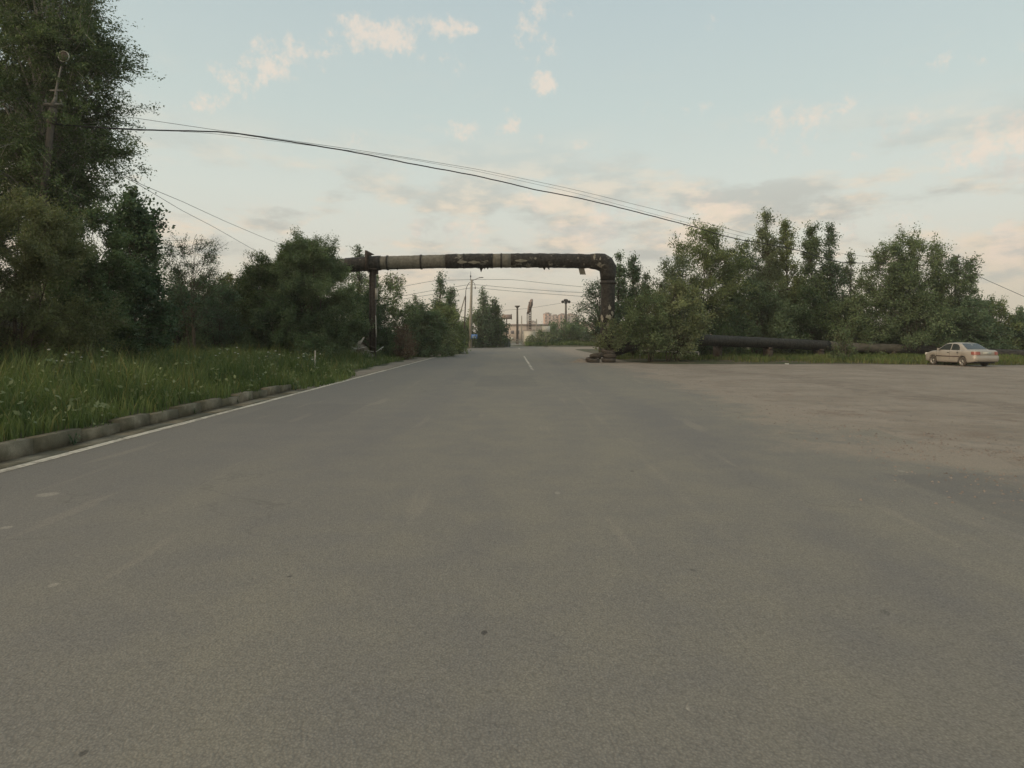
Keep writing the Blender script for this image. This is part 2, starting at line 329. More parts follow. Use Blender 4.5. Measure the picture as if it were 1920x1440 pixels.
def gz(x, y):
    x = np.asarray(x, float); y = np.asarray(y, float)
    s = sstep((-7.2-x)/7)
    z = -.01+.20*(x < -7.1)*(1-sstep((y-18.5)/3.5))+.38*s+.05*vnoise(x, y, .9)*sstep((-7.1-x)/1.5)
    z = z+1.0*np.exp(-((x-9.5)/6)**2-((y-120)/6)**2)
    z = z+.10*sstep((y-37.5-0*x)/6)*sstep((x-8)/2)*(1-sstep((y-80)/10))
    return z
# ------------------------------------------------------------------ setting
xs = np.r_[[-3000,-1200,-500,-250,-140,-90,-65,-50], np.arange(-42,-7.3,.6), [-7.12,-7.08,-6.5], np.arange(-5,46,1.5), [50,60,75,95,130,200,400,900,3000]]
ys = np.r_[[-600,-200,-80,-40,-20,-10], np.arange(-6,70,.8), np.arange(70,150,2.5), [155,165,180,210,260,340,500,900,1600,4000]]
gx, gy = np.meshgrid(xs, ys, indexing='ij')
tag(MB().grid(np.stack([gx, gy, gz(gx, gy)], -1)).build('ground', 'soil', smooth=True), kind='structure')
# dirt lot
def sheet(name, m, edges, z, nx=24):
    rows = []
    for (y, x0, x1) in edges: rows.append([(x0+(x1-x0)*i/nx, y, z) for i in range(nx+1)])
    return tag(MB().grid(np.array(rows).transpose(1, 0, 2)).build(name, m), kind='structure')
ed = []
for y in np.arange(-12, 52.1, .5):
    bnd = 70.0 if y < 36.4 else np.interp(y, [36.4, 37, 37.6, 39, 41, 46, 49.5, 52.1], [70, 30, 24.5, 20.5, 14, 8.4, 7.4, 6.6])
    ed.append((y, 3.0, max(bnd+.5*float(vnoise(y, 0, 1.9, 2)), 5)))
sheet('dirt_lot', 'dirt', ed, .0)
ed = []
for y in np.arange(-14, 115.1, .5):
    n = float(vnoise(y, 3, 1.3, 1))*.25+float(vnoise(y, 1, 4.7, 4))*.08
    r = np.interp(y, [-14, 44, 50, 60, 90, 95, 115], [6.5, 6.8, 8.0, 9.9, 14.6, 30, 40])+n
    l = np.interp(y, [-14, 62, 80, 92, 97, 110, 115], [-6.72, -6.75, -7.4, -8.6, -14, -14, -12]) + (.15*float(vnoise(y, 7, 1.5, 1)) if y > 23 else 0)
    ed.append((y, l, r))
sheet('road', 'asphalt', ed, .005, 12)
sheet('side_road', 'asphalt', [(y, -3.4, 2.2) for y in np.arange(115.2, 165, 2.)], .05, 6)
# gravel shoulder on the left beyond the kerb
ed = [(y, -7.6-.5*float(vnoise(y, 5, .9, 3))-(.6 if y > 26 else 0), -6.7) for y in np.arange(22.5, 92, .5)]
sheet('verge_shoulder', 'dirt', ed, .001, 4)
# markings
mb = MB(); ed = [(y, -6.53+.01*math.sin(y), -6.37+.012*math.sin(y*1.7)) for y in np.arange(2, 72, .5)]
tag(mb.grid(np.array([[(a, y, .010), (b, y, .010)] for y, a, b in ed])).build('edge_line', 'paint'), kind='structure')
mb = MB()
for a, b in ((38.5, 54), (36.4, 37.6), (34.6, 35.5), (33, 33.7), (31.4, 32), (88, 97)):
    yy = np.linspace(a, b, 10); mb.grid(np.array([[(1.0+.01*math.sin(k*3), k, .010), (1.13+.01*math.sin(k*5), k, .010)] for k in yy]))
tag(mb.build('centre_line', 'paint'), kind='structure')
mb = MB(); y = 96.0
mb.grid(np.array([[(x, 111.6, .012), (x, 111.9, .012)] for x in np.arange(2.5, 26, 1.)])); tag(mb.build('junction_line', 'paint'), kind='structure')
# kerb: stones and gutter slabs
mb = MB(); y = 3.0
while y < 19.0:
    ln = random.uniform(.94, 1.02); t = min(1, y/19); x = -6.83-.2*t; j = random.uniform(-.018, .018); h = .235+random.choice([0, 0, -.03, -.05, .015])+random.uniform(-.008, .008)
    mb.box((x-.10+j, y+ln/2, h/2-.03), (.2, ln-.02, h+.06), rz=random.uniform(-.012, .012)); y += ln+.005
tag(mb.build('kerb', 'kerb'), kind='structure')
mb = MB(); y = 3.0
while y < 20.5:
    ln = random.uniform(1.4, 1.6); t = min(1, y/19); x0 = -6.555; x1 = -6.82-.2*t
    mb.box(((x0+x1)/2, y+ln/2, .0), (x0-x1-.01, ln-.03, .034+random.uniform(-.006, .006))); y += ln+.005
tag(mb.build('gutter', 'kerb'), kind='structure')

ns = 5200; X = RNG.uniform(4.2, 40, ns)**1.0; Y = 5.5*(7.0)**RNG.uniform(0, 1, ns); X = np.where(RNG.uniform(0, 1, ns) < .55, RNG.normal(6.7, .9, ns), X); kp = (vnoise(X, Y, 1.1, 4) > -.2) & (X < 1.3*Y+3); X = X[kp]; Y = Y[kp]; n = len(X)
r_ = RNG.uniform(.008, .024, n)*(1+.4*(RNG.uniform(0, 1, n) > .95)); oc = np.array([(1, 0, 0), (0, 1, 0), (-1, 0, 0), (0, -1, 0), (0, 0, .8), (.7, .7, .3), (-.7, .6, .4)])
V = np.stack([X, Y, 0*X+.006], 1)[:, None]+oc[None, :5]*r_[:, None, None]*RNG.uniform(.6, 1.3, (n, 5, 1)); i = np.arange(n)*5
gm = MB(); gm.add(V.reshape(-1, 3), [np.concatenate([np.stack([i+a, i+b, i+4], 1) for a, b in ((0, 1), (1, 2), (2, 3), (3, 0))])], RNG.uniform(0, 1, n*4))
tag(gm.build('gravel', mat('gravel_stone', color=(.22, .185, .155), vscale=4, var=.45)), 'loose gravel along the ragged edge between asphalt and dirt lot', 'gravel', kind='stuff')
# ------------------------------------------------------------------ leaves
def leafquads(P, size, dirs=None, aspect=.5, upb=.4):
    n = len(P); N_ = RNG.normal(size=(n, 3)); N_[:, 2] += upb; N_ /= np.linalg.norm(N_, axis=1)[:, None]
    A = RNG.normal(size=(n, 3)) if dirs is None else dirs+RNG.normal(size=(n, 3))*.6
    A -= N_*(A*N_).sum(1)[:, None]; A /= np.maximum(np.linalg.norm(A, axis=1), 1e-6)[:, None]
    B = np.cross(N_, A); s = (size*RNG.uniform(.6, 1.35, n))[:, None]
    V = np.stack([P-A*s*.5, P+B*s*aspect*.5-A*s*.05, P+A*s*.5, P-B*s*aspect*.5-A*s*.05], 1)
    return V.reshape(-1, 3), np.arange(4*n).reshape(-1, 4)
PROF = dict(
 round=lambda t: np.sqrt(np.clip(1-((t-.45)/.58)**2, .02, 1)),
 bush=lambda t: np.sqrt(np.clip(1-(t/1.02)**2.8, .02, 1))*(.92+.14*np.sin(3*t)),
 cone=lambda t: np.clip(1.02-t, .03, 1)**.75*np.clip(.45+t*4, 0, 1),
 spire=lambda t: np.clip((1.0-t)*1.1, .04, 1)**.78*np.clip(.7+t*2, 0, 1)*1.15,
 birch=lambda t: np.sqrt(np.clip(1-((t-.42)/.62)**2, .03, 1)))
def tree(name, label, cat, u, vtop, hw, d, style='round', leaf='leaf_mid', base=.12, k=1.0, ls=None, stems=1, lean=0, bark='bark', group=None, aspect=.5, droop=None, fuzz=1.0, nb=None, x=None, hgt=None, rad=None, trunkr=None):
    if x is None: x = (u-CU)/F*d
    z0 = float(gz(x, d)); Ht = hgt if hgt else H+(HV-vtop)/F*d-z0; R = rad if rad else hw/F*d
    vb = HV+(H-z0)/F*0+ (H-z0)*F/d
    hpx = Ht*F/d; npx = 2*(R*F/d)*hpx*(1-base)
    n = int(npx*k*(1.85 if style == 'bush' else 1.4)); ls = (ls*1.1 if ls else max(.06, 3.7/F*d))
    prof = PROF[style]; root = thing(name, (x, d, z0-.03), label, cat, group)
    wood = MB(); tw_s = []; tw_e = []
    stm = []
    for s_ in range(stems):
        a = RNG.uniform(0, 2*math.pi); off = (0 if s_ == 0 else RNG.uniform(.25, .6)*R)
        h = Ht*(.97 if s_ == 0 else RNG.uniform(.6, .88))
        tp = np.array([math.cos(a)*off+lean*h, math.sin(a)*off*.8, h]); b0 = np.array([math.cos(a)*off*.2, math.sin(a)*off*.2, 0])
        t = np.linspace(0, 1, 8)[:, None]; ph = RNG.uniform(0, 6, 2)
        pts = b0+(tp-b0)*t; pts[:, 0] += np.sin(t[:, 0]*5+ph[0])*.018*h*t[:, 0]; pts[:, 1] += np.sin(t[:, 0]*4+ph[1])*.018*h*t[:, 0]
        r0 = trunkr or (.011*h+.035)*(1 if stems == 1 else .6); rr = r0*(1-.93*t[:, 0]**.8); wood.tube(pts, rr, 7); stm.append((pts, r0))
    vol = Ht*R*R; cs = (.13*R+.16) if style != 'spire' else (.14*R+.14)       # clump size
    nc = nb or int(np.clip(1.05*Ht*(1-base)*R/(cs*cs)*1.25, 26, 230)); dr = droop or 0
    lob = RNG.uniform(0, 6.28, 6); made = 0
    while made < nc:
        tt = RNG.uniform(0, 1); pv = float(prof(np.array(tt)))
        if RNG.uniform() > .12+.88*pv: continue
        made += 1; az = RNG.uniform(0, 2*math.pi)
        la = .55 if style == 'bush' else 1.0
        lump = 1+la*(.16*math.sin(3*az+lob[0]+5*tt)+.13*math.sin(9*tt+lob[1]+2*az)+.10*math.sin(17*tt+lob[2]-az))
        rho = RNG.uniform(.18, 1)**.55*lump; z_ = Ht*(base+(1-base)*tt)*.985
        rl = pv*R*rho; c_ = np.array([math.cos(az)*rl+lean*z_, math.sin(az)*rl, max(.12, z_-dr*.25*rl)])
        pts, r0 = stm[int(RNG.integers(len(stm)))]
        zs = min(z_*RNG.uniform(.5, .85) if style != 'spire' else max(0, z_-rl*1.6), pts[-1, 2]*.97); st = np.array([np.interp(zs, pts[:, 2], pts[:, i]) for i in range(3)])
        q_ = np.linspace(0, 1, 5)[:, None]; br = st+(c_-st)*q_; br[:, 2] += .12*np.linalg.norm(c_-st)*np.sin(math.pi*q_[:, 0])*(1+dr); br += RNG.normal(size=br.shape)*.03*rl*np.sin(math.pi*q_)
        wood.tube(br, np.maximum(r0*.36*(1-.8*q_[:, 0])*(1-.6*tt), .006), 4, cap=False)
        m_ = int(RNG.integers(6, 12)); p0 = br[-1-RNG.integers(0, 2, m_)]+RNG.normal(size=(m_, 3))*cs*.15
        out = np.array([math.cos(az), math.sin(az), .35]); tv = RNG.normal(size=(m_, 3))*.75+out*(.25+.5*rho); tv[:, 2] += dict(spire=.9, cone=.15).get(style, .15)-(1.1*dr)
        tv /= np.linalg.norm(tv, axis=1)[:, None]; tl = cs*RNG.uniform(.5, 1.5, m_)*(1+1.6*dr)*RNG.choice([1, 1, 1, 1.7], m_)
        p1 = p0+tv*tl[:, None]; p1[:, 2] = np.maximum(p1[:, 2], .08); tw_s.append(p0); tw_e.append(p1)
    for pts, r0 in stm[:1]:
        m_ = 10; p0 = pts[-1]-np.array([0, 0, 1])*RNG.uniform(0, .10*Ht, m_)[:, None]; tv = RNG.normal(size=(m_, 3))*.35+np.array([0, 0, .8])
        tw_s.append(p0); tw_e.append(p0+tv*cs*RNG.uniform(.5, 1.3, m_)[:, None])
    A = np.concatenate(tw_s); B = np.concatenate(tw_e); ln = np.linalg.norm(B-A, axis=1)
    pr = (ln+.1)*RNG.uniform(.1, 1.9, len(ln)); pr /= pr.sum()
    pick = RNG.choice(len(A), n, p=pr); f_ = RNG.uniform(0, 1.08, n)[:, None]
    P = A[pick]*(1-f_)+B[pick]*f_+RNG.normal(size=(n, 3))*((ls*.7+.065*ln[pick]*fuzz) if dr < .4 else (ls*.5+.03*ln[pick]))[:, None]
    P[:, 2] = np.maximum(P[:, 2], .05)
    dd = (B-A)[pick]; dd /= np.maximum(np.linalg.norm(dd, axis=1), 1e-6)[:, None]
    V, Q = leafquads(P, ls, dd, aspect)
    clump = RNG.uniform(0, 1, len(A))
    rn = np.clip(.5*clump[pick]+.5*RNG.uniform(0, 1, n), 0, 1)
    c = MB(); c.add(V, Q, rn).build('crown', leaf, root)
    tn = min(len(A), 900); sel = RNG.choice(len(A), tn, replace=False)
    for i in sel[:int(tn)]: wood.tube([A[i], B[i]], [.006+.0002*d, .003+.0001*d], 3, cap=False)
    wood.build('trunk', bark, root, smooth=True)
    return root
TG = 'wild trees and shrubs along the pipeline'
T = tree
# --- left side
T('birch_tree', 'tallest tree, dark birch with drooping twigs behind the leaning lamp pole', 'tree', 92, -150, 110, 26, 'birch', 'leaf_dark', .37, 1.0, ls=.095, droop=.6, bark='birch', nb=240)
T('birch_tree', 'dense dark tree at the left edge, behind the tall birch', 'tree', -70, -190, 165, 28, 'birch', 'leaf_dark', .22, .8, ls=.09, droop=.45, bark='birch', nb=240)
T('willow_shrub', 'big olive willow thicket at the left edge in front of the lamp pole', 'shrub', 30, 372, 150, 16.5, 'bush', 'leaf_olive', .03, .75, ls=.062, stems=5, aspect=.35)
T('willow_shrub', 'olive willow shrub cut by the left edge behind the grass', 'shrub', -130, 380, 130, 15, 'bush', 'leaf_olive', .03, .55, ls=.062, stems=4, aspect=.35)
T('dark_shrub', 'dark leafy shrub between the olive willow and the slender maple', 'shrub', 172, 395, 70, 20, 'bush', 'leaf_dark', .05, .9, ls=.075, stems=3)
T('maple_tree', 'slender maple with large clear leaves below the two low wires', 'tree', 248, 350, 78, 23, 'cone', 'leaf_dark', .10, .6, ls=.10, aspect=.7, stems=2)
T('dark_shrub', 'dark shrub at the foot of the slender maple', 'shrub', 285, 480, 95, 36, 'bush', 'leaf_dark', .03, .8, ls=.09, stems=4)
T('dark_shrub', 'dark shrub behind the verge, below the thin airy willow', 'shrub', 385, 520, 70, 40, 'bush', 'leaf_dark', .03, .85, ls=.10, stems=4)
T('leafy_bush', 'green shrub filling the gap below the airy willow', 'bush', 345, 545, 46, 31, 'bush', 'leaf_mid', .16, .8, ls=.085, stems=4)
T('leafy_bush', 'mid-green shrub between airy willow and large round bush', 'bush', 412, 538, 42, 33.5, 'bush', 'leaf_mid', .12, .8, ls=.085, stems=4)
T('airy_willow', 'thin airy willow with see-through twigs between maple and large round bush', 'tree', 365, 440, 55, 30, 'round', 'leaf_mid', .3, .35, ls=.08, stems=3, aspect=.35)
T('dark_shrub', 'dark low undergrowth at the left edge under the birch', 'shrub', 90, 500, 110, 29, 'bush', 'leaf_dark', .03, .7, ls=.085, stems=5)
T('light_shrub', 'lighter green shrub just left of the large round bush', 'shrub', 432, 512, 36, 46, 'bush', 'leaf_olive', .03, .8, stems=4)
T('round_bush', 'large dense bush swallowing the left bend of the pipe', 'bush', 520, 478, 76, 36.5, 'bush', 'leaf_dark', .02, 1.9, ls=.10, stems=6, aspect=.4)
T('round_bush', 'dark bush hugging the left side of the pipe bend', 'bush', 468, 498, 36, 37.5, 'bush', 'leaf_dark', .02, 1.1, ls=.10, stems=4, aspect=.4)
T('round_bush', 'broad mid-green bush forming the rounded body left of the rusty post', 'bush', 566, 468, 92, 38.5, 'bush', 'leaf_mid', .02, 1.6, ls=.10, stems=6, aspect=.4)
T('round_bush', 'lower dark skirt of the large dense bush, touching the verge grass', 'bush', 540, 560, 98, 34, 'bush', 'leaf_dark', .02, 1.3, ls=.10, stems=6, aspect=.4)
T('round_bush', 'large dense bush just left of the rusty pipe post', 'bush', 585, 450, 78, 35.5, 'bush', 'leaf_mid', .02, 2.1, ls=.10, stems=6, aspect=.4)
T('sapling', 'sapling tip rising behind the pipe at the rusty post', 'tree', 672, 458, 26, 50, 'cone', 'leaf_mid', .05, .5, aspect=.4)
T('wild_tree', 'sparse leafy tree right behind the rusty pipe post', 'tree', 722, 512, 48, 50, 'round', 'leaf_mid', .08, .55, stems=3)
T('dark_shrub', 'dark shrub behind the base of the rusty pipe post', 'shrub', 690, 545, 48, 46, 'bush', 'leaf_dark', .03, .9, stems=4)
T('dead_shrub', 'dry reddish-brown shrub right of the rusty pipe post', 'shrub', 757, 612, 24, 46, 'bush', 'leaf_dead', .02, .7, stems=5, aspect=.3)
T('roadside_shrub', 'green shrub right of the dry brown one', 'shrub', 790, 572, 46, 53, 'bush', 'leaf_mid', .02, 1.0, stems=4)
T('spruce_sapling', 'small spruce-like sapling tip poking up left of the twin-topped tree', 'tree', 780, 551, 15, 72, 'cone', 'leaf_grey', .02, .7, aspect=.3)
T('young_birch', 'young birch with a pointed top left of the concrete lamp pole', 'tree', 824, 510, 24, 63, 'cone', 'leaf_mid', .05, .5)
T('young_birch', 'shorter pointed tree beside the young birch left of the concrete lamp pole', 'tree', 845, 536, 22, 65, 'cone', 'leaf_mid', .05, .6)
T('roadside_shrub', 'round shrub under the young birch left of the concrete lamp pole', 'shrub', 830, 570, 42, 62, 'bush', 'leaf_mid', .02, 1.0, stems=4)
T('roadside_shrub', 'pale green shrub at the road edge below the young birch', 'shrub', 815, 605, 42, 54, 'bush', 'leaf_grey', .02, .9, stems=5)
T('roadside_shrub', 'low shrub at the road edge nearest the thin steel lamp post', 'shrub', 848, 618, 22, 70, 'bush', 'leaf_grey', .02, .9, stems=4)
T('young_birch', 'slim pointed birch right of the concrete lamp pole', 'tree', 906, 541, 22, 98, 'cone', 'leaf_mid', .05, .6)
T('young_birch', 'second pointed tree right of the slim birch by the lamp pole', 'tree', 927, 560, 24, 100, 'cone', 'leaf_dark', .04, .8)
T('roadside_shrub', 'shrub behind the small blue sign', 'shrub', 893, 588, 36, 101, 'bush', 'leaf_mid', .02, 1.0, stems=4)
T('roadside_shrub', 'dark shrub at the road end left of the grey boulder', 'shrub', 932, 598, 20, 103, 'bush', 'leaf_dark', .02, 1.0, stems=3)
T('roadside_shrub', 'shrub at the foot of the concrete lamp pole, left side', 'shrub', 866, 606, 20, 96, 'bush', 'leaf_mid', .02, .9, stems=3)
# --- centre mound
T('mound_bush', 'rounded bush on the mound behind the white sign board', 'bush', 1056, 607, 46, 119, 'bush', 'leaf_mid', .02, .95, stems=6)
T('mound_bush', 'lower bush on the right slope of the mound', 'bush', 1090, 616, 24, 120, 'bush', 'leaf_mid', .02, .95, stems=5)
T('mound_bush', 'low bush in front of the short white wall', 'bush', 1015, 624, 26, 116, 'bush', 'leaf_grey', .02, .9, stems=4)
T('mound_bush', 'lowest bush at the right foot of the mound', 'bush', 1114, 634, 20, 119, 'bush', 'leaf_grey', .02, .8, stems=4)
# --- right side
T('wild_tree', 'airy tree with branches reaching left behind the upright pipe leg', 'tree', 1125, 515, 34, 47, 'round', 'leaf_grey', .28, .42, lean=-.02)
T('young_poplar', 'narrow pointed tree right beside the pipe elbow', 'tree', 1160, 472, 24, 49, 'spire', 'leaf_mid', .05, .7)
T('young_poplar', 'second narrow pointed tree right of the pipe elbow', 'tree', 1187, 470, 25, 50, 'spire', 'leaf_mid', .05, .7)
T('young_poplar', 'shorter narrow tree, third from the pipe elbow', 'tree', 1212, 512, 26, 50, 'spire', 'leaf_mid', .05, .7)
T('leafy_bush', 'bush hiding the foot of the upright pipe leg', 'bush', 1146, 602, 27, 41.3, 'bush', 'leaf_grey', .36, .8, ls=.11, stems=3)
T('leafy_bush', 'broad bush behind the tyres, right of the upright pipe leg', 'bush', 1216, 545, 50, 41.8, 'bush', 'leaf_mid', .17, .65, ls=.12, stems=4)
T('leafy_bush', 'light leafy bush where the right ground pipe begins', 'bush', 1272, 532, 54, 42.0, 'bush', 'leaf_grey', .17, .6, ls=.13, stems=4, aspect=.6)
T('leafy_bush', 'low spreading bush in front of the start of the black ground pipe', 'bush', 1250, 604, 50, 41.6, 'bush', 'leaf_grey', .15, .4, ls=.12, stems=5)
T('wild_tree', 'large rounded tree, first big one right of the pipe leg', 'tree', 1322, 430, 78, 51, 'round', 'leaf_mid', .12, .8, stems=3)
T('wild_tree', 'smaller tree on the left shoulder of the first large rounded tree', 'tree', 1268, 478, 42, 50, 'round', 'leaf_grey', .12, .7, stems=2)
T('wild_tree', 'tree filling the gap between large rounded tree and tallest spire', 'tree', 1388, 452, 40, 54, 'round', 'leaf_mid', .08, .85, stems=2)
T('young_poplar', 'tallest pointed tree on the right side', 'tree', 1436, 402, 42, 55, 'spire', 'leaf_grey', .06, .85)
T('young_poplar', 'pointed tree just right of the tallest one', 'tree', 1474, 416, 38, 55, 'spire', 'leaf_mid', .06, .85)
T('young_poplar', 'third pointed tree of the tall group on the right', 'tree', 1523, 421, 36, 56, 'spire', 'leaf_mid', .06, .85)
T('young_poplar', 'rightmost pointed tree of the tall group', 'tree', 1555, 424, 33, 56, 'spire', 'leaf_mid', .06, .8)
T('young_poplar', 'small airy pointed tree in the gap before the broad dark tree', 'tree', 1592, 470, 28, 57, 'spire', 'leaf_grey', .06, .5)
T('leafy_bush', 'understorey bush behind the black ground pipe below the tallest spire', 'bush', 1420, 545, 75, 52, 'bush', 'leaf_mid', .02, .9, stems=5)
T('leafy_bush', 'understorey bush behind the ground pipe below the third spire', 'bush', 1520, 545, 70, 53, 'bush', 'leaf_dark', .02, .9, stems=5)
T('leafy_bush', 'bush leaning over the pale stretch of ground pipe', 'bush', 1602, 555, 55, 51, 'bush', 'leaf_mid', .02, .85, stems=4)
T('leafy_bush', 'small bush overhanging the gap in the ground pipe', 'bush', 1585, 618, 24, 42, 'bush', 'leaf_mid', .02, .7, stems=3, ls=.1)
T('broad_tree', 'broad dark tree left of the parked car, left half', 'tree', 1672, 458, 56, 52, 'round', 'leaf_mid', .10, .85, stems=3)
T('broad_tree', 'broad tree with the highest round crown above the parked car', 'tree', 1722, 438, 58, 53, 'round', 'leaf_mid', .10, .85, stems=2)
T('broad_tree', 'tree with rounded crown around the far right utility pole', 'tree', 1785, 482, 46, 53, 'round', 'leaf_mid', .08, .85, stems=2)
T('leafy_bush', 'bush directly behind the bonnet of the parked car', 'bush', 1720, 555, 70, 50, 'bush', 'leaf_mid', .03, .85, stems=5)
T('leafy_bush', 'tall bush directly behind the parked car', 'bush', 1810, 560, 60, 51, 'bush', 'leaf_mid', .02, .9, stems=5)
T('leafy_bush', 'sloping bush right of the parked car', 'bush', 1858, 566, 48, 54, 'bush', 'leaf_mid', .02, .95, stems=5)
T('leafy_bush', 'low bush at the right edge of the view', 'bush', 1912, 582, 46, 54, 'bush', 'leaf_mid', .02, .95, stems=5)
T('leafy_bush', 'bush cut off by the right edge of the view', 'bush', 1968, 590, 44, 53, 'bush', 'leaf_olive', .02, .8, stems=4)
T('leafy_bush', 'low bush under the first large rounded tree behind the pipe start', 'bush', 1330, 560, 62, 50, 'bush', 'leaf_dark', .02, .8, stems=5)
# far tree lines that read as one mass
def belt(name, x0, x1, y, h, n, leaf, size):
    X = RNG.uniform(x0, x1, n); hh = h*(.7+.3*vnoise(X, 0, .12, 3)+.12*vnoise(X, 1, .7, 3)); Z = RNG.uniform(0, 1, n)**.8*hh
    P = np.stack([X, y+RNG.normal(size=n)*3, Z], 1); V, Q = leafquads(P, size, None, .7)
    o = MB().add(V, Q, RNG.uniform(0, 1, n)).build(name, leaf); tag(o, kind='stuff'); return o
tag(belt('distant_woodland', -190, -14, 150, 5.5, 30000, 'leaf_dark', .55), 'distant dark woodland beyond the left bushes', 'woodland')
tag(belt('distant_woodland', 34, 210, 120, 5.0, 26000, 'leaf_mid', .5), 'distant woodland behind the right hand trees', 'woodland')
tag(belt('distant_woodland', -25, 120, 330, 6.5, 9000, 'leaf_dark', .9), 'thin far tree line on the horizon between the masts', 'woodland')

# ------------------------------------------------------------------ grass
def grass(name, label, n, area, hfun, m, width=.012, seed=0, dens=None):
    x0, x1, y0, y1 = area; X = RNG.uniform(x0, x1, n*2)
    Y = y0*(y1/y0)**(RNG.uniform(0, 1, n*2)) if y0 > 0 else RNG.uniform(y0, y1, n*2)
    keep = dens(X, Y) > RNG.uniform(0, 1, n*2); X = X[keep][:n]; Y = Y[keep][:n]; n = len(X)
    Z = gz(X, Y); hh = hfun(X, Y)*RNG.uniform(.45, 1.15, n); wd = (width*(1+Y*.07))*RNG.uniform(.6, 1.4, n)
    az = RNG.uniform(0, 2*math.pi, n); ca, sa = np.cos(az), np.sin(az); bn = RNG.uniform(.05, .55, n)*hh; ba = RNG.uniform(0, 2*math.pi, n)
    B = np.stack([X, Y, Z], 1); w = np.stack([ca*wd, sa*wd, 0*wd], 1)
    mid = B+np.stack([np.cos(ba)*bn*.3, np.sin(ba)*bn*.3, hh*.55], 1); tip = B+np.stack([np.cos(ba)*bn, np.sin(ba)*bn, hh*.97], 1)
    V = np.stack([B-w*.5, B+w*.5, mid+w*.4, mid-w*.4, tip], 1).reshape(-1, 3); i = np.arange(n)*5
    mb = MB(); rn = RNG.uniform(0, 1, n)*.75-.15+.4*np.clip(.5+.5*vnoise(X, Y, .8, 5), 0, 1)
    mb.add(V, [np.stack([i, i+1, i+2, i+3], 1), np.stack([i+3, i+2, i+4], 1)], np.r_[rn, rn])
    o = mb.build(name, m); tag(o, label, 'grass', kind='stuff'); return o
def edgeL(Y): return np.where(Y < 19, -7.12, np.interp(Y, [19, 20, 21, 24, 27, 29, 60, 90, 100], [-7.05, -6.8, -6.65, -6.5, -6.9, -7.9, -8.2, -8.8, -12]))
def dL(X, Y): 
    e = edgeL(Y)+.16*vnoise(Y, 2, 1.7, 3)+.13*vnoise(Y, 5, 5.1, 3)+.04; v = ((X < e) & (X > -(.9*Y+9)) ).astype(float)
    return v*np.clip(1.2-(e-X)/40, .15, 1)*np.clip(.85+.4*vnoise(X, Y, 1.1, 2), .2, 1)
def hL(X, Y):
    e = edgeL(Y); return (.28+.56*sstep((e-X)/2.0))*(1+.32*vnoise(X, Y, .9, 7)+.28*vnoise(X, Y, 3.1, 2))
grass('verge_grass', 'tall green grass growing on the left verge behind the kerb', 190000, (-52, -6.4, 5, 75), hL, 'grass', .013, dens=dL)
grass('verge_grass', 'pale seed stalks standing among the left verge grass', 12000, (-45, -6.6, 5, 60), lambda X, Y: hL(X, Y)*1.35, 'grass_dry', .007, dens=dL)
grass('verge_grass', 'grass around the foot of the concrete lamp pole', 16000, (-30, -6.8, 72, 112), lambda X, Y: .45+0*X, 'grass', .02, dens=lambda X, Y: (X < edgeL(Y)).astype(float))
def dR(X, Y):
    b = np.interp(X, [6.6, 7.4, 8.4, 14, 20.5, 24.5, 30, 70], [52, 49.5, 46, 41, 39, 37.8, 37.2, 36.6])+.5*vnoise(X, Y, 1.2, 3)
    return (Y > b)*(X > .166*Y)*np.clip(.25+.8*vnoise(X, Y, .9, 8)+(Y-b)*.08, .02, 1)
grass('dirt_edge_grass', 'patchy short grass between the dirt lot and the right ground pipe', 70000, (6.8, 52, 33, 62), lambda X, Y: .24+.12*vnoise(X, Y, .6, 3), 'grass_dry', .011, dens=dR)
grass('dirt_edge_grass', 'green grass under the trees on the right', 40000, (7.5, 52, 38, 66), lambda X, Y: .38+.15*vnoise(X, Y, .6, 3), 'grass', .012, dens=dR)
grass('mound_grass', 'grass covering the mound beyond the junction', 26000, (-10, 26, 112.5, 128), lambda X, Y: .55+.2*vnoise(X, Y, .6, 3), 'grass', .02, dens=lambda X, Y: ((X > 2.6) | (X < -3.8)).astype(float))
nh = 26000; X = RNG.uniform(-40, -6.8, nh*3); Y = 5*(12.)**RNG.uniform(0, 1, nh*3); kp = (dL(X, Y)*np.clip(.3+1.2*vnoise(X, Y, 1.5, 9), 0, 1) > RNG.uniform(0, 1, nh*3)); X = X[kp][:nh]; Y = Y[kp][:nh]
P = np.stack([X, Y, gz(X, Y)+hL(X, Y)*RNG.uniform(.15, .95, len(X))], 1); V, Q = leafquads(P, .075+.002*Y, None, .55, 1.0)
tag(MB().add(V, Q, RNG.uniform(0, 1, len(X))).build('verge_herbs', 'leaf_grey'), 'broad-leaved weeds mixed into the verge grass', 'weeds', kind='stuff')
# weeds in the kerb gap and at its end
def weed(x, y, h, label, n=60, flower=False):
    r = thing('weed', (x, y, float(gz(x, y))), label, 'weed', None); mb = MB(); P = []; st = MB(); fl = []
    for i in range(max(4, n//12)):
        a = RNG.uniform(0, 6.28); e = np.array([math.cos(a)*h*.35, math.sin(a)*h*.35, h*RNG.uniform(.6, 1)]); st.tube([(0, 0, 0), e*np.array([.4, .4, .6]), e], [.006, .004, .003], 3)
        for k in range(12): P.append(e*RNG.uniform(.2, 1)+RNG.normal(size=3)*.05*h)
        fl.append(e)
    V, Q = leafquads(np.array(P), h*.16, None, .4); mb.add(V, Q, RNG.uniform(0, 1, len(P))).build('leaves', 'leaf_mid', r); st.build('stem', 'grass', r)
    if flower:
        for e in fl:
            f = MB(); f.lathe([(0, .01), (.02, .008), (.034, .0), (.038, -.006), (.02, -.01), (0, -.02)], tuple(e), 9); V = f.V[0]; V += RNG.normal(size=V.shape)*np.array([.007, .007, .005]); f.build('flower_head', 'flower', r)
    return r
weed(-6.86, 9.6, .22, 'low weed sprouting from the gutter joint in front of the kerb, nearest', 90)
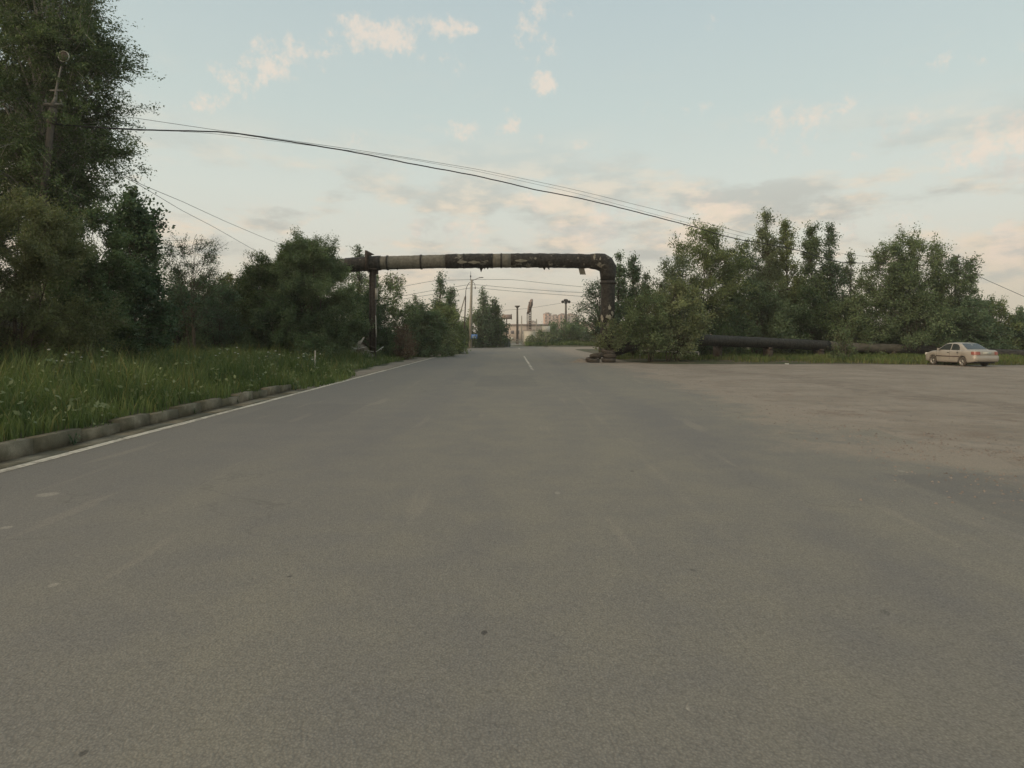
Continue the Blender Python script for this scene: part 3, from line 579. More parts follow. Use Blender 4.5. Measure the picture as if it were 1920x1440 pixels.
weed(-6.92, 13.4, .16, 'small weed in the kerb gap midway along the kerb', 50)
weed(-6.95, 15.6, .2, 'weed in front of the far end of the kerb', 50)
weed(-6.85, 19.4, .32, 'weed clump growing right past the end of the kerb', 90)
for (u, d, h, lb) in ((425, 24, 1.15, 'tall umbel weed with pale flowers rising above the grass before the large bush'), (505, 25, 1.1, 'pale flowering weed left of the thin stake'), (585, 27, 1.0, 'bushy pale weed at the foot of the large bush'), (108, 15, 1.05, 'pale green weed before the olive willow thicket'), (165, 16.5, .95, 'pale flowering weed right of the olive willow thicket'), (575, 25, .95, 'flowering weed beside the thin stake')):
    weed((u-CU)/F*d, d, h, lb, 80, True)

# ------------------------------------------------------------------ pipeline
PD = 42.0
def px2(u, v, d=PD): return np.array(at(u, v, d))
pipe = thing('heating_pipeline', (0, PD, 0), 'long black-wrapped heating pipe arching over the road and running along the ground', 'pipeline')
def sag(pts, n=40):
    P = np.array(pts, float); t = np.linspace(0, len(P)-1, n); return np.stack([np.interp(t, range(len(P)), P[:, i]) for i in range(3)], 1)
def rough_tube(mb, pts, r, n=20, amp=.03, seed=0):
    k = len(pts); mb.tube(pts, r, n, cap=True); V = mb.V[-1]; c = np.repeat(np.asarray(pts), n, 0); dv = V-c
    s = 1+amp*(np.sin(c[:, 0]*7+seed)*.4+np.sin(V[:, 0]*13+V[:, 2]*9+seed)*.3+RNG.normal(size=len(V))*.25); mb.V[-1] = c+dv*s[:, None]
R0 = .49
L0 = [px2(u, v) for u, v in ((652, 497), (700, 493.5), (760, 492), (835, 490), (900, 489), (1000, 488.5), (1060, 489), (1108, 490))]
def span(u0, u1, r=R0, n=14):
    us = np.linspace(u0, u1, n); kx = [p[0] for p in L0]; kz = [p[2] for p in L0]
    X = (us-CU)/F*PD; ext = lambda x: np.interp(x, kx, kz)-(np.maximum(kx[0]-x, 0))*.07
    return np.stack([X, 0*X+PD, ext(X)], 1)
def psec(name, u0, u1, m, r=R0, seed=0, label=None, amp=.03):
    mb = MB(); rough_tube(mb, span(u0, u1, n=max(4, int((u1-u0)/6))), r, seed=seed, amp=amp); o = mb.build(name, m, None, smooth=True); o.parent = pipe; o.location = (0, -PD, 0)
    if label: o['label'] = label
    return o
psec('pipe_section', 520, 649, 'wrap', .47, 1, 'pale wrapped stretch inside the left bush')
psec('pipe_section', 649, 714, 'tar2', .50, 2); psec('pipe_section', 714, 836, 'wrap', .465, 3, 'pale olive wrapped stretch right of the post')
psec('pipe_section', 836, 924, 'tar', .50, 4, amp=.045); psec('pipe_section', 924, 958, 'wrap', .485, 5, 'short pale stretch with dark seams', .04)
psec('pipe_section', 958, 1109, 'tar', .495, 6, amp=.05)
def add(mb, name, m, label=None, smooth=True, par=pipe):
    o = mb.build(name, m, None, smooth=smooth); o.parent = par; o.location = -par.location
    if label: o['label'] = label
    return o
for u in (662, 727, 790, 870, 940, 1012, 1085):
    mb = MB(); rough_tube(mb, span(u-1.6, u+1.6, n=3), .512, amp=.015); add(mb, 'strap', 'tar2')
# torn flaps of wrap hanging below
for u, w, h in ((902, 12, .18), (912, 8, .10), (980, 14, .06), (1024, 12, .12), (745, 10, .05), (860, 9, .06)):
    p = span(u, u+1, n=2)[0]; w = w/F*PD
    mb = MB(); g = np.array([[(p[0]-w/2+w*i/4, PD-.28+.12*j+.02*math.sin(i), p[2]-.40-h*j*(.6+.5*math.sin(i*2.1+u))) for j in range(3)] for i in range(5)]); mb.grid(g)
    mb.grid(g[:, ::-1]+np.array([0, .02, 0])); add(mb, 'torn_wrap', 'tar2')
p = px2(1090, 500); mb = MB(); w = .2
g = np.array([[(p[0]-w+.4*i/3+.06*j*j*.2, PD-.05, p[2]+.05-.2*j) for i in range(4)] for j in range(4)]); mb.grid(g); mb.grid(g[:, ::-1]+np.array([0, .015, 0])); add(mb, 'hanging_strip', 'wrap')
pp_ = mat('pale_patch', color=(.22, .21, .165), vscale=4, var=.25)
for (u0, u1, v) in ((858, 880, 491.5), (878, 905, 492), (965, 992, 489)):
    a = at(u0, v, PD); b_ = at(u1, v, PD); g = []
    for i in range(9):
        t = i/8; hh = .13*math.sin(math.pi*min(1, t*1.1+.02))*(.8+.2*math.sin(i*2.3)); x = a[0]+(b_[0]-a[0])*t
        g.append([(x, PD-math.sqrt(max(.0, .545**2-(zz)**2)), a[2]+zz+.0) for zz in (-hh-.06, -.06, hh-.06)])
    mb = MB().grid(np.array(g)); add(mb, 'exposed_patch', pp_, 'pale bare patch where the wrap is torn')
# right elbow + leg (mitred bend)
c0 = px2(1106, 490); xr = (1139.5-CU)/F*PD
el = [c0, px2(1118, 490.3), px2(1128, 492), px2(1135.5, 496), px2(1139.5, 503), px2(1140, 514), px2(1139.5, 526)]
mb = MB(); rough_tube(mb, el, [.50, .56, .62, .64, .62, .56, .50], amp=.05, seed=3); add(mb, 'elbow', 'tar', 'bulky torn elbow above the upright leg')
leg = [px2(1139.5, 524), px2(1140, 545), px2(1139.5, 570), px2(1139, 590), px2(1138.5, 612), px2(1138.5, 640), px2(1138.5, 660)]
mb = MB(); rough_tube(mb, sag(leg, 26), .475, amp=.045, seed=5); add(mb, 'upright_leg', 'tar2')
mb = MB(); rough_tube(mb, [px2(1139.5, 528), px2(1139.6, 533)], .545, amp=.03); add(mb, 'strap', 'tar2')
bp_ = mat('bright_patch', color=(.28, .27, .225), vscale=6, var=.3)
for (u, v, w, h) in ((1141, 577, .10, .2), (1139, 595, .19, .2), (1137, 611, .09, .28), (1127.5, 597, .07, .3), (1146, 588, .08, .2), (1112, 484, .07, .26), (1123, 487, .05, .14)):
    p = np.array(at(u, v, PD)); r = .575 if v > 500 else .66; g = []
    for i in range(5):
        a = (i/4-.5)*2*w; row = []
        for j in range(5):
            b_ = (j/4-.5)*2*h*math.sqrt(max(.03, 1-(i/2-1)**2))*(.8+.3*math.sin(i*3+j+u)); x = p[0]+a+.35*w*math.sin(j*2+u)
            cx = x-xr if v > 500 else 0; row.append((x, PD-math.sqrt(max(.02, r*r-cx*cx)), p[2]+b_))
        g.append(row)
    mb = MB().grid(np.array(g)); add(mb, 'exposed_patch', bp_, 'light bare spot on the upright leg or elbow')
# left elbow and left ground run
lp = [span(520, 521, n=2)[0], px2(503, 502), px2(488, 507), px2(476, 517), px2(470, 532), px2(469, 560), px2(469, 600), px2(467, 622), px2(455, 632), px2(430, 634)]
lp[1][2] = lp[0][2]-.05
mb = MB(); rough_tube(mb, sag(lp, 40), .47, amp=.03); add(mb, 'elbow', 'tar2')
lg = [at(430, 634, 42), at(380, 632, 36), at(330, 630, 33), at(230, 627, 29.5), at(120, 622, 27), at(0, 615, 25), at(-120, 608, 24.3)]
mb = MB(); rough_tube(mb, sag(lg, 70), .40, n=16, amp=.05); add(mb, 'ground_run', 'tar2', 'wavy black ground run behind the left verge grass')
rg = [at(1138.5, 650, 42), at(1160, 655, 42.2), at(1200, 643, 42.5), at(1320, 637.5, 43), at(1420, 642, 46), at(1552, 648, 48.5)]
mb = MB(); rough_tube(mb, sag(rg, 60), .40, n=18, amp=.035); add(mb, 'ground_run', 'tar2', 'black ground run on the right of the road')
mb = MB(); rough_tube(mb, sag([at(1552, 648, 48.5), at(1600, 651, 49), at(1692, 654, 49.5)], 20), .36, n=16, amp=.03); add(mb, 'ground_run', mat('dull_wrap', color=(.10, .094, .075), vscale=2, var=.4, bump=.4, bscale=8), 'pale wrapped ground stretch left of the car')
mb = MB(); rough_tube(mb, sag([at(1692, 654, 49.5), at(1800, 660, 48.5), at(1990, 668, 46.5)], 30), .36, n=16, amp=.03); add(mb, 'ground_run', 'tar2', 'dark ground run behind the parked car')
SUP = 'low concrete saddles under the ground pipe'
for i, (u, v, d, w) in enumerate(((1345, 651, 44.8, 'first low concrete saddle under the black ground pipe'), (1440, 654, 46.2, 'second low concrete saddle under the black ground pipe'), (1535, 657, 48, 'third low concrete saddle where the wrap turns pale'), (1670, 661, 49.5, 'low concrete saddle under the pale ground pipe'))):
    x, y, zt = at(u, v, d); zt -= .02; t = thing('pipe_saddle', (x, d, 0), w, 'support', SUP)
    MB().box((0, 0, max(.05, zt/2)), (.35, 1.0, max(.2, zt))).build('block', 'steel', t); [MB().box((0, sy, zt+.04), (.3, .12, .2)).build('cradle', 'steel', t) for sy in (-.46, .46)]
# post under the span
x, y, zt = at(699, 505, PD); zt -= .0
post = thing('pipe_post', (x, PD, float(gz(x, PD))-.05), 'rusty steel post with triangular saddle carrying the overhead pipe', 'post'); zb = post.location.z
mb = MB(); ph = zt-zb
mb.box((0, 0, ph/2), (.34, .30, ph)).box((-.185, 0, ph/2), (.03, .42, ph)).box((.185, 0, ph/2), (.03, .42, ph)); mb.build('column', 'steel', post)
mb = MB(); mb.box((.02, 0, ph+.0), (.62, .7, .10)).box((.28, 0, ph-.18), (.14, .3, .26)); mb.build('saddle_plate', 'steel', post)
mb = MB(); zc = at(699, 493.5, PD)[2]-zb
for sx in (-.34,):
    V = []
    for yy in (-.60, -.50):
        V += [(sx-.06, yy, zc-.5), (sx+.16, yy, zc-.5), (sx+.16, yy, zc+.42), (sx+.58, yy, zc+.52), (sx+.05, yy, zc+.80), (sx-.06, yy, zc+.80)]
    mb.add(V, [[(0, 1, 2, 3, 4, 5)], [(11, 10, 9, 8, 7, 6)], [(i, i+6, (i+1) % 6+6, (i+1) % 6) for i in range(6)]])
    mb.box((sx+.05, 0, zc), (.16, 1.12, 1.16))
mb.build('gusset', 'steel', post)
a_ = at(705.5, 541, PD); b_ = at(704.5, 562, PD)
MB().box((.30, -.22, (a_[2]+b_[2])/2-zb), (.20, .03, a_[2]-b_[2])).build('sign_plate', 'plank', post)
MB().tube([(.25, -.24, at(0, 592, PD)[2]-zb), (.27, -.25, at(0, 615, PD)[2]-zb), (.31, -.26, at(0, 632, PD)[2]-zb)], [.03, .045, .035], 6).build('loose_batten', 'plank', post)
x, y, z_ = at(590, 668, 25); t = MB().tube([(x, 25, .2), (x+.02, 25, 1.15)], [.03, .025], 6).build('stake', 'plank'); tag(t, 'thin wooden stake in the grass before the large bush', 'stake')
# ------------------------------------------------------------------ rubbish heap at the post
heap = [((660, 645), 1.3, .3, .9, 'white'), ((672, 647), 1.1, -.25, .3, 'plank'), ((664, 651), .8, .7, 1.2, 'white'), ((684, 650), 1.2, .15, .2, 'plank'), ((676, 636), .9, -1.0, .6, 'plank'), ((690, 640), 1.0, .4, .2, 'wood'), ((712, 648), .6, -.6, .3, 'white')]
for i, ((u, v), l, ry, rz, m) in enumerate(heap):
    p = at(u, v, 41+.12*i)
    lb = ['white board leaning highest in the heap left of the post', 'weathered plank across the middle of the heap', 'short white board sticking up at the left of the heap', 'weathered plank lying nearest the post', 'grey plank propped steeply on top of the heap', 'dark plank behind the post foot', 'small pale board right of the post foot'][i]
    o = MB().box((0, 0, 0), (l, .26, .035), ry=ry).box((l*.2, .02, -.03), (.05, .22, .03), ry=ry).build('board', m); o.location = (p[0], p[1], p[2]-.25); o.rotation_euler.z = rz; tag(o, lb, 'board', 'discarded boards at the foot of the post')
p = at(676, 656, 41.5); mb = MB(); g = np.array([[(i*.16, j*.22, 1.15*math.exp(-((i-6)/4)**2-((j-3)/2.2)**2)+.04*math.sin(i*2+j*3)) for j in range(8)] for i in range(13)]); mb.grid(g)
o = mb.build('rubble_heap', 'dirt', smooth=True); o.location = (p[0]-1.0, 41.0, .30); tag(o, 'earth and rubble heap under the discarded boards', 'rubble')

# ------------------------------------------------------------------ tyres
TY = 'old tyres dumped at the pipe leg'
def tyre(x, y, z, rx, ry, label, r=.46, w=.27):
    t = thing('old_tyre', (x, y, z), label, 'tyre', TY); t.rotation_euler = (rx, ry, RNG.uniform(0, 3))
    pr = [(r*.58, -w*.34), (r*.62, -w*.46), (r*.80, -w*.5), (r*.93, -w*.46), (r*.985, -w*.34), (r, -w*.30), (r, -w*.1), (r*.985, -w*.08), (r*.985, w*.08), (r, w*.1), (r, w*.30), (r*.985, w*.34), (r*.93, w*.46), (r*.80, w*.5), (r*.62, w*.46), (r*.58, w*.34), (r*.66, w*.2), (r*.7, 0), (r*.66, -w*.2), (r*.58, -w*.34)]
    MB().lathe(pr, n=40).build('casing', 'rubber', t, smooth=False)
    mb = MB()
    for k in range(40):
        a = k*2*math.pi/40; mb.box((math.cos(a)*r, math.sin(a)*r, .0), (.022, .035, w*.62), rz=a)
    mb.build('tread', 'rubber', t); return t
def gxy(u, v): d = F*H/(v-HV); return (u-CU)/F*d, d
x, y = (1111-CU)/F*41.0, 41.0; tyre(x, y, .16, .12, .10, 'bottom tyre of the left pair, half sunk in dust')
tyre(x+.28, y+.05, .46, -.18, .10, 'upper tyre of the left pair, tilted on the one below')
x2 = (1141-CU)/F*41.05; tyre(x2, 41.0, .15, 0, 0, 'bottom tyre of the right hand stack'); tyre(x2+.04, 41.02, .43, .05, .04, 'middle tyre of the right hand stack'); tyre(x2-.02, 41.06, .74, .18, -.10, 'topmost tyre of the right hand stack')
mb = MB(); g = np.array([[(i*.14-1, j*.16-.6, .30*math.exp(-((i-6)/3.4)**2-((j-4)/2.2)**2)+.015*math.sin(i*2+j*3)-.02) for j in range(9)] for i in range(14)]); mb.grid(g)
o = mb.build('dust_pile', 'dirt', smooth=True); o.location = (x-.62, 41.1, 0); tag(o, 'small pile of dust and stones left of the tyres', 'rubble')
# pale low rail behind the grass strip
r = thing('low_rail', at(1200, 657, 47)[:2]+(0,), 'pale low pipe rail on short posts right of the tyres', 'rail'); bx, by = r.location.x, r.location.y
ptsr = [at(u, v, 47) for u, v in ((1150, 656), (1200, 656.5), (1260, 660), (1310, 660))]
mb = MB(); mb.tube([(p[0]-bx, p[1]-by, p[2]) for p in ptsr], .05, 8); mb.build('rail', 'plank', r)
for k, p in enumerate(ptsr): MB().box((p[0]-bx, 0, p[2]/2-.04), (.08, .08, p[2])).build('post', 'plank', r)

# ------------------------------------------------------------------ car
def car():
    d = 35.6; x = (1807-CU)/F*d
    ang = math.radians(90+6)                      # heading of the car's nose
    root = thing('parked_car', (0, 0, 0), 'beige four-door saloon parked at the far edge of the dirt lot', 'car', rz=ang)
    def off(lx, ly): return (lx*math.cos(ang)-ly*math.sin(ang), lx*math.sin(ang)+ly*math.cos(ang))
    o_ = off(-1.12, .74); root.location = (x-o_[0], d-o_[1], .0); root.scale = (.90, .93, .98)
    st = np.unique(np.r_[np.arange(-2.10, 2.10, .05), -2.12, 2.12, 1.28-.335, 1.28+.335, -1.12-.335, -1.12+.335])
    w = lambda X: np.interp(X, [-2.12, -2.08, -1.95, -1.6, -.8, .6, 1.4, 1.8, 2.0, 2.12], [.70, .765, .80, .825, .835, .835, .825, .79, .73, .55])
    zt = lambda X: np.interp(X, [-2.12, -2.08, -1.95, -1.4, -1.0, .9, 1.3, 1.75, 2.0, 2.12], [.82, .93, .965, .985, .965, .93, .89, .80, .70, .58])
    def zb(X):
        z0 = np.interp(X, [-2.12, -1.9, -1.5, 1.6, 2.12], [.36, .27, .22, .20, .27])
        for c in (1.28, -1.12):
            dd = abs(X-c); 
            if dd < .345: z0 = max(z0, .28+math.sqrt(.345**2-dd**2)*.98)
        return z0
    G = []
    for X in st:
        W_ = w(X); b0 = zb(X); t0 = zt(X); row = [(0, b0), (W_*.9, b0), (W_*.985, b0+.015)]
        for f, k in ((.15, 1.0), (.35, 1.012), (.5, 1.018), (.65, 1.012), (.8, .99), (.9, .965)): row.append((W_*k, b0+(t0-b0)*f))
        row += [(W_*.93, b0+(t0-b0)*.965), (W_*.84, t0-.002), (W_*.5, t0+.012), (0, t0+.02)]
        full = [(X, -y_, z_) for y_, z_ in row[::1]] + [(X, y_, z_) for y_, z_ in row[::-1]]
        G.append(full)
    mb = MB(); G = np.array(G); mb.grid(G)
    for r_ in (G[0], G[-1]):
        n = len(r_); mb.add(r_, [[tuple(range(n))]])
    body = mb.build('body', 'paintcar', root, smooth=True)
    # greenhouse
    zr = lambda X: np.interp(X, [-1.46, -1.25, -.98, -.78, -.5, -.1, .2, .42, .98], [.97, 1.07, 1.25, 1.345, 1.385, 1.395, 1.375, 1.31, .92])
    yh = lambda z_: .775-(z_-.92)*.40
    G = []
    for X in np.linspace(-1.46, .98, 40):
        t0 = zr(X); row = [(yh(.90), .90)]
        for f in (.3, .6, .85): row.append((yh(.9+(t0-.9)*f), .9+(t0-.9)*f))
        row += [(yh(t0)-.012, t0-.015*(t0 > 1.1)), (yh(t0)-.05, t0), (.3, t0+.012), (0, t0+.016)]
        G.append([(X, -y_, z_) for y_, z_ in row]+[(X, y_, z_) for y_, z_ in row[::-1]])
    MB().grid(np.array(G)).build('roof', 'paintcar', root, smooth=True)
    for sgn in (1, -1):
        for poly in ([(.82, .955), (.36, 1.285), (.10, 1.325), (-.14, 1.335), (-.14, .955)], [(-.22, .955), (-.22, 1.335), (-.5, 1.32), (-.68, 1.28), (-.84, 1.12), (-.90, .955)]):
            V = [(px_, sgn*(yh(pz)+.008), pz) for px_, pz in poly]; MB().add(V, [[tuple(range(len(V)))]]).build('side_window', 'glass', root)
        for hx in (-.06, -.82): MB().box((hx, sgn*.862, .80), (.15, .035, .035), taper=.8).build('door_handle', 'black', root)
        MB().box((.02, sgn*.855, .575), (1.85, .03, .045)).build('side_moulding', 'trim', root)
        mb = MB()
        for hx in (.93, -.18): mb.box((hx, sgn*.8475, .66), (.008, .006, .52))
        mb.box((-.80, sgn*.850, .80), (.008, .006, .26)); mb.build('door_gap', 'black', root)
        MB().box((.70, sgn*.88, .99), (.10, .16, .11), taper=.8).build('mirror', 'paintcar', root)
        mb = MB(); g = []
        for k in range(7):
            a = k/6; X = -1.90-.225*min(1, a*1.6); Y = (.83-.0*a) if a < .4 else .83-(a-.4)/.6*.33
            X = [-1.84, -1.95, -2.05, -2.11, -2.135, -2.14, -2.14][k]; Y = [.835, .825, .79, .74, .66, .56, .48][k]
            g.append([(X, sgn*Y, .70), (X, sgn*Y, .78), (X+.015, sgn*Y*.99, .885)])
        mb.grid(np.array(g)).build('tail_lamp', 'red', root, smooth=True)
        MB().box((2.02, sgn*.55, .68), (.16, .34, .15), rz=-sgn*.3, taper=.85).build('headlight', 'lamp', root)
    # rear window / windscreen
    def pane(name, x0, z0, x1, z1, h0, h1):
        mb = MB(); nx, nz_ = (z0-z1), -(x0-x1); l = math.hypot(nx, nz_); nx, nz_ = nx/l, nz_/l
        if nz_ < 0: nx, nz_ = -nx, -nz_
        g = [[(x0+(x1-x0)*t+nx*.014, y_*(h0+(h1-h0)*t), z0+(z1-z0)*t+nz_*.014) for y_ in (-1, -.5, 0, .5, 1)] for t in np.linspace(0, 1, 4)]
        for i in range(4):
            for j in (1, 2, 3): g[i][j] = (g[i][j][0]+nx*.012, g[i][j][1], g[i][j][2]+nz_*.012)
        mb.grid(np.array(g)).build(name, 'glass', root, smooth=True)
    pane('rear_window', -.80, 1.335, -1.38, 1.005, .54, .66); pane('windscreen', .44, 1.30, .93, .955, .57, .71)
    g = []
    for t in np.linspace(0, 1, 13):
        a = (t-.5)*2; Y = .84*math.copysign(min(1, abs(a)*1.35), a); X = -2.165+.10*abs(a)**4*1.0+(.22*(abs(a)-.74)/.26 if abs(a) > .74 else 0)
        g.append([(X+.10, Y, .30), (X+.01, Y, .34), (X-.01, Y, .48), (X+.0, Y, .60), (X+.05, Y, .645), (X+.12, Y*.98, .65)])
    MB().grid(np.array(g)).build('rear_bumper', 'paintcar', root, smooth=True)
    MB().box((-2.128, 0, .80), (.02, .52, .12)).build('number_plate', 'lightgreen', root)
    mb = MB(); mb.box((-2.12, 0, .70), (.012, 1.1, .012)); mb.build('boot_gap', 'black', root)
    MB().box((0, 0, .26), (3.9, 1.35, .14)).build('underbody', 'black', root)
    for wx in (1.28, -1.12):
        for sgn in (1, -1):
            wt = MB().lathe([(.02, .0), (.17, .0), (.175, .03), (.19, .05), (.26, .055), (.28, .04), (.285, .0), (.285, -.12), (.26, -.14), (.0, -.14)] if sgn > 0 else [(.02, 0), (.17, 0), (.175, -.03), (.19, -.05), (.26, -.055), (.28, -.04), (.285, 0), (.285, .12), (.26, .14), (0, .14)], n=28, axis='y').build('wheel', 'rubber', root, smooth=True)
            wt.location = (wx, sgn*.765, .285)
            rm = MB().lathe([(.0, sgn*.035), (.06, sgn*.035), (.065, sgn*.02), (.15, sgn*.018), (.172, sgn*.045), (.182, sgn*.05)], n=28, axis='y')
            rm.build('rim', 'rim', wt)
            ho = MB()
            for k in range(6): a = k*math.pi/3; ho.box((math.cos(a)*.115, sgn*.024, math.sin(a)*.115), (.045, .012, .045), ry=-a)
            ho.build('rim_hole', 'black', wt)
    return root
car()

# ------------------------------------------------------------------ poles and wires
def cable(name, pts, r, label, m='wire', n=80, jit=0):
    P = np.array(pts, float); t = np.linspace(0, len(P)-1, n); Q = np.stack([np.interp(t, range(len(P)), P[:, i]) for i in range(3)], 1)
    for _ in range(3): Q[1:-1] = (Q[:-2]+Q[1:-1]*2+Q[2:])/4
    if jit: Q[1:-1, 2] += jit*np.sin(np.arange(1, n-1)*1.1)+RNG.normal(size=n-2)*jit*.6
    o = MB().tube(Q, r, 6).build(name, m, None, smooth=True); return tag(o, label, 'cable')
def dep(u, u0, d0, u1, d1):
    t = (u-u0)/(u1-u0); return 1/((1-t)/d0+t/d1)
def ppts(l, u0, d0, u1, d1): return [at(u, v, dep(u, u0, d0, u1, d1)) for u, v in l]
cable('overhead_cable', ppts([(100, 232), (170, 238), (245, 243), (330, 245), (400, 246.5), (450, 251), (500, 259), (560, 268), (640, 281), (700, 292), (760, 305), (820, 316), (890, 329), (960, 345), (1000, 355), (1080, 370), (1140, 384), (1200, 399), (1250, 412), (1300, 425), (1350, 440), (1390, 450), (1420, 454)], 100, 24.3, 1793, 55), .029, 'thick black bundled cable crossing the sky above the road', jit=.004, n=160)
cable('overhead_cable', ppts([(1420, 454), (1460, 462), (1500, 470), (1540, 483), (1570, 491), (1600, 493), (1640, 493), (1700, 497), (1790, 500)], 100, 24.3, 1793, 55), .03, 'sagging end of the thick cable in front of the right trees', jit=.012, n=50)
cable('overhead_wire', ppts([(100, 200), (245, 220), (400, 243), (640, 277), (760, 295), (900, 318), (1080, 356), (1250, 398), (1420, 444), (1600, 480), (1793, 492)], 100, 24.3, 1793, 55), .009, 'thin wire running just above the thick cable')
cable('overhead_wire', ppts([(100, 234), (245, 241), (400, 250), (640, 280), (760, 297), (900, 322), (1080, 362), (1250, 408), (1420, 450)], 100, 24.3, 1793, 55), .007, 'thin stay wire twisted along the thick cable')
cable('overhead_wire', ppts([(100, 250), (190, 305), (265, 346), (340, 377), (420, 414), (500, 448), (560, 470)], 100, 24.3, 560, 60), .013, 'upper of the two low wires descending from the leaning lamp pole')
cable('overhead_wire', ppts([(100, 255), (190, 308), (265, 349), (340, 394), (400, 425), (475, 468), (520, 490)], 100, 24.3, 520, 60), .013, 'lower of the two low wires descending from the leaning lamp pole')
cable('overhead_wire', [at(1797, 498, 55), at(1850, 525, 50), at(1920, 556, 45), at(2000, 590, 40)], .018, 'wire from the far right utility pole down to the right edge')
# leaning lamp pole, left
b0 = np.array(at(60, 632, 24.3)); x, y = b0[0], b0[1]
lp_ = thing('leaning_lamp_pole', (x, y, float(gz(x, y))-.05), 'leaning weathered pole with round lamp head before the tall birch', 'lamp post'); o3 = np.array(lp_.location)
P = [np.array(at(u, v, 24.3))-o3 for u, v in ((58, 690), (68, 500), (78, 400), (90, 290), (97, 222))]; P[0][2] = 0
MB().tube(P, [.15, .14, .13, .125, .12], 12).build('pole', 'poleconc', lp_, smooth=True)
q0 = np.array(at(97, 232, 24.3))-o3; q1 = np.array(at(100, 203, 24.3))-o3; MB().tube([q0, q1], [.16, .14], 10).build('collar', 'poleconc', lp_)
c = np.array(at(100, 196, 24.3))-o3; MB().box(tuple(c), (.75, .12, .09)).build('crossarm', 'galv', lp_); MB().box(tuple(c+np.array([.12, 0, .55])), (.5, .06, .06)).build('crossarm', 'galv', lp_)
for dx in (-.3, .3): MB().lathe([(.0, .16), (.03, .15), (.05, .10), (.035, .08), (.055, .04), (.03, 0), (0, 0)], tuple(c+np.array([dx, 0, .05])), 12).build('insulator', 'galv', lp_)
MB().tube([np.array(at(100, 200, 24.3))-o3, np.array(at(104, 185, 24.3))-o3, np.array(at(107, 160, 24.3))-o3, np.array(at(115, 125, 24.3))-o3], [.13, .06, .04, .03], 8).build('bracket_tube', 'galv', lp_)
c = np.array(at(120, 106, 24.3))-o3
MB().lathe([(0, -.06), (.12, -.06), (.19, -.02), (.205, .02), (.17, .07), (.07, .11), (0, .12)], tuple(c), 20, axis='y').build('lamp_head', 'steel', lp_, smooth=True)
MB().lathe([(.20, -.03), (.212, -.04), (.217, .0), (.21, .03), (.20, .03)], tuple(c), 24, axis='y').build('lamp_rim', 'lamp', lp_, smooth=True)
# concrete lamp pole centre
D2 = 95.0; x = at(882, 640, D2)[0]; cp = thing('concrete_lamp_pole', (x, D2, float(gz(x, D2))), 'tapering concrete lamp pole with arm and small blue sign at the road bend', 'lamp post'); o3 = np.array(cp.location)
def rel(u, v, d=D2): return np.array(at(u, v, d))-o3
P = [rel(882, 640), rel(883, 580), rel(884.5, 524)]; P[0][2] = 0
MB().tube(P, [.27, .22, .15], 10).build('pole', 'conc', cp, smooth=True)
MB().tube([rel(882.5, 526), rel(882.5, 509)], [.05, .02], 6).build('top_spike', 'steel', cp); MB().box(tuple(rel(882.5, 518)), (.22, .22, .28), taper=.7).build('insulator', 'black', cp)
MB().tube([rel(886, 526), rel(893, 523), rel(898, 521)], .05, 6).build('lamp_arm', 'steel', cp); MB().box(tuple(rel(902, 520.5)), (.75, .25, .13), ry=-.1, taper=.8).build('lamp_head', 'galv', cp)
MB().tube([rel(886, 528), rel(890, 532), rel(891, 538)], .04, 6).box(tuple(rel(891, 540)), (.14, .14, .3)).build('hanging_insulator', 'steel', cp)
mb = MB().box((rel(889.5, 631)[0], -.32, rel(889.5, 631)[2]), (.94, .03, .66)); mb.build('blue_sign', 'blue', cp)
mb = MB(); c = rel(889.5, 631)
for dx, w, dz in ((-.22, .16, .08), (0, .18, .08), (.22, .14, .08), (-.16, .3, -.12), (.2, .2, -.12)): mb.box((c[0]+dx, -.342, c[2]+dz), (w, .008, .08))
mb.build('sign_marks', 'white', cp)
# thin steel lamp post with curved arm, and prop
x = at(868, 640, 88)[0]; sp_ = thing('steel_lamp_post', (x, 88, 0), 'thin dark steel lamp post with curved neck left of the concrete pole', 'lamp post'); o3 = np.array(sp_.location)
r8 = lambda u, v: np.array(at(u, v, 88))-o3
P = [r8(868, 645), r8(871.5, 600), r8(873, 555), r8(873.5, 545), r8(875.5, 537), r8(879, 531), r8(882, 529)]; P[0][2] = 0
MB().tube(P[:3], [.10, .09, .08], 8).build('post', 'steel', sp_); MB().tube(P[2:], [.05, .045, .04, .04, .035], 6).build('curved_neck', 'steel', sp_)
P = [np.array(at(849, 645, 88)), np.array(at(859, 600, 88)), np.array(at(872, 556, 88.2))]; P[0][2] = 0
o = MB().tube(P, [.09, .08, .07], 8).build('raking_prop', 'conc'); tag(o, 'pale raking prop leaning against the thin steel lamp post', 'prop')
# wires of the centre pole
for k, (l, lb) in enumerate((([(700, 548), (750, 538), (815, 526), (882, 524.3), (960, 524), (1040, 533), (1105, 539), (1160, 541)], 'top wire carried by the concrete lamp pole under the pipe'), ([(690, 566), (760, 554), (830, 541), (884, 533), (960, 540), (1040, 546), (1100, 549), (1160, 551)], 'middle wire carried by the concrete lamp pole under the pipe'), ([(690, 571), (760, 560), (830, 549), (886, 539), (960, 546), (1040, 552), (1095, 556), (1160, 558)], 'lowest wire carried by the concrete lamp pole under the pipe'))):
    cable('overhead_wire', [at(u, v, D2) for u, v in l], .028, lb)
cable('overhead_wire', [at(u, v, 150) for u, v in ((935, 582), (985, 579), (1061, 567), (1110, 570), (1160, 572))], .03, 'faint far wire reaching the floodlight mast')
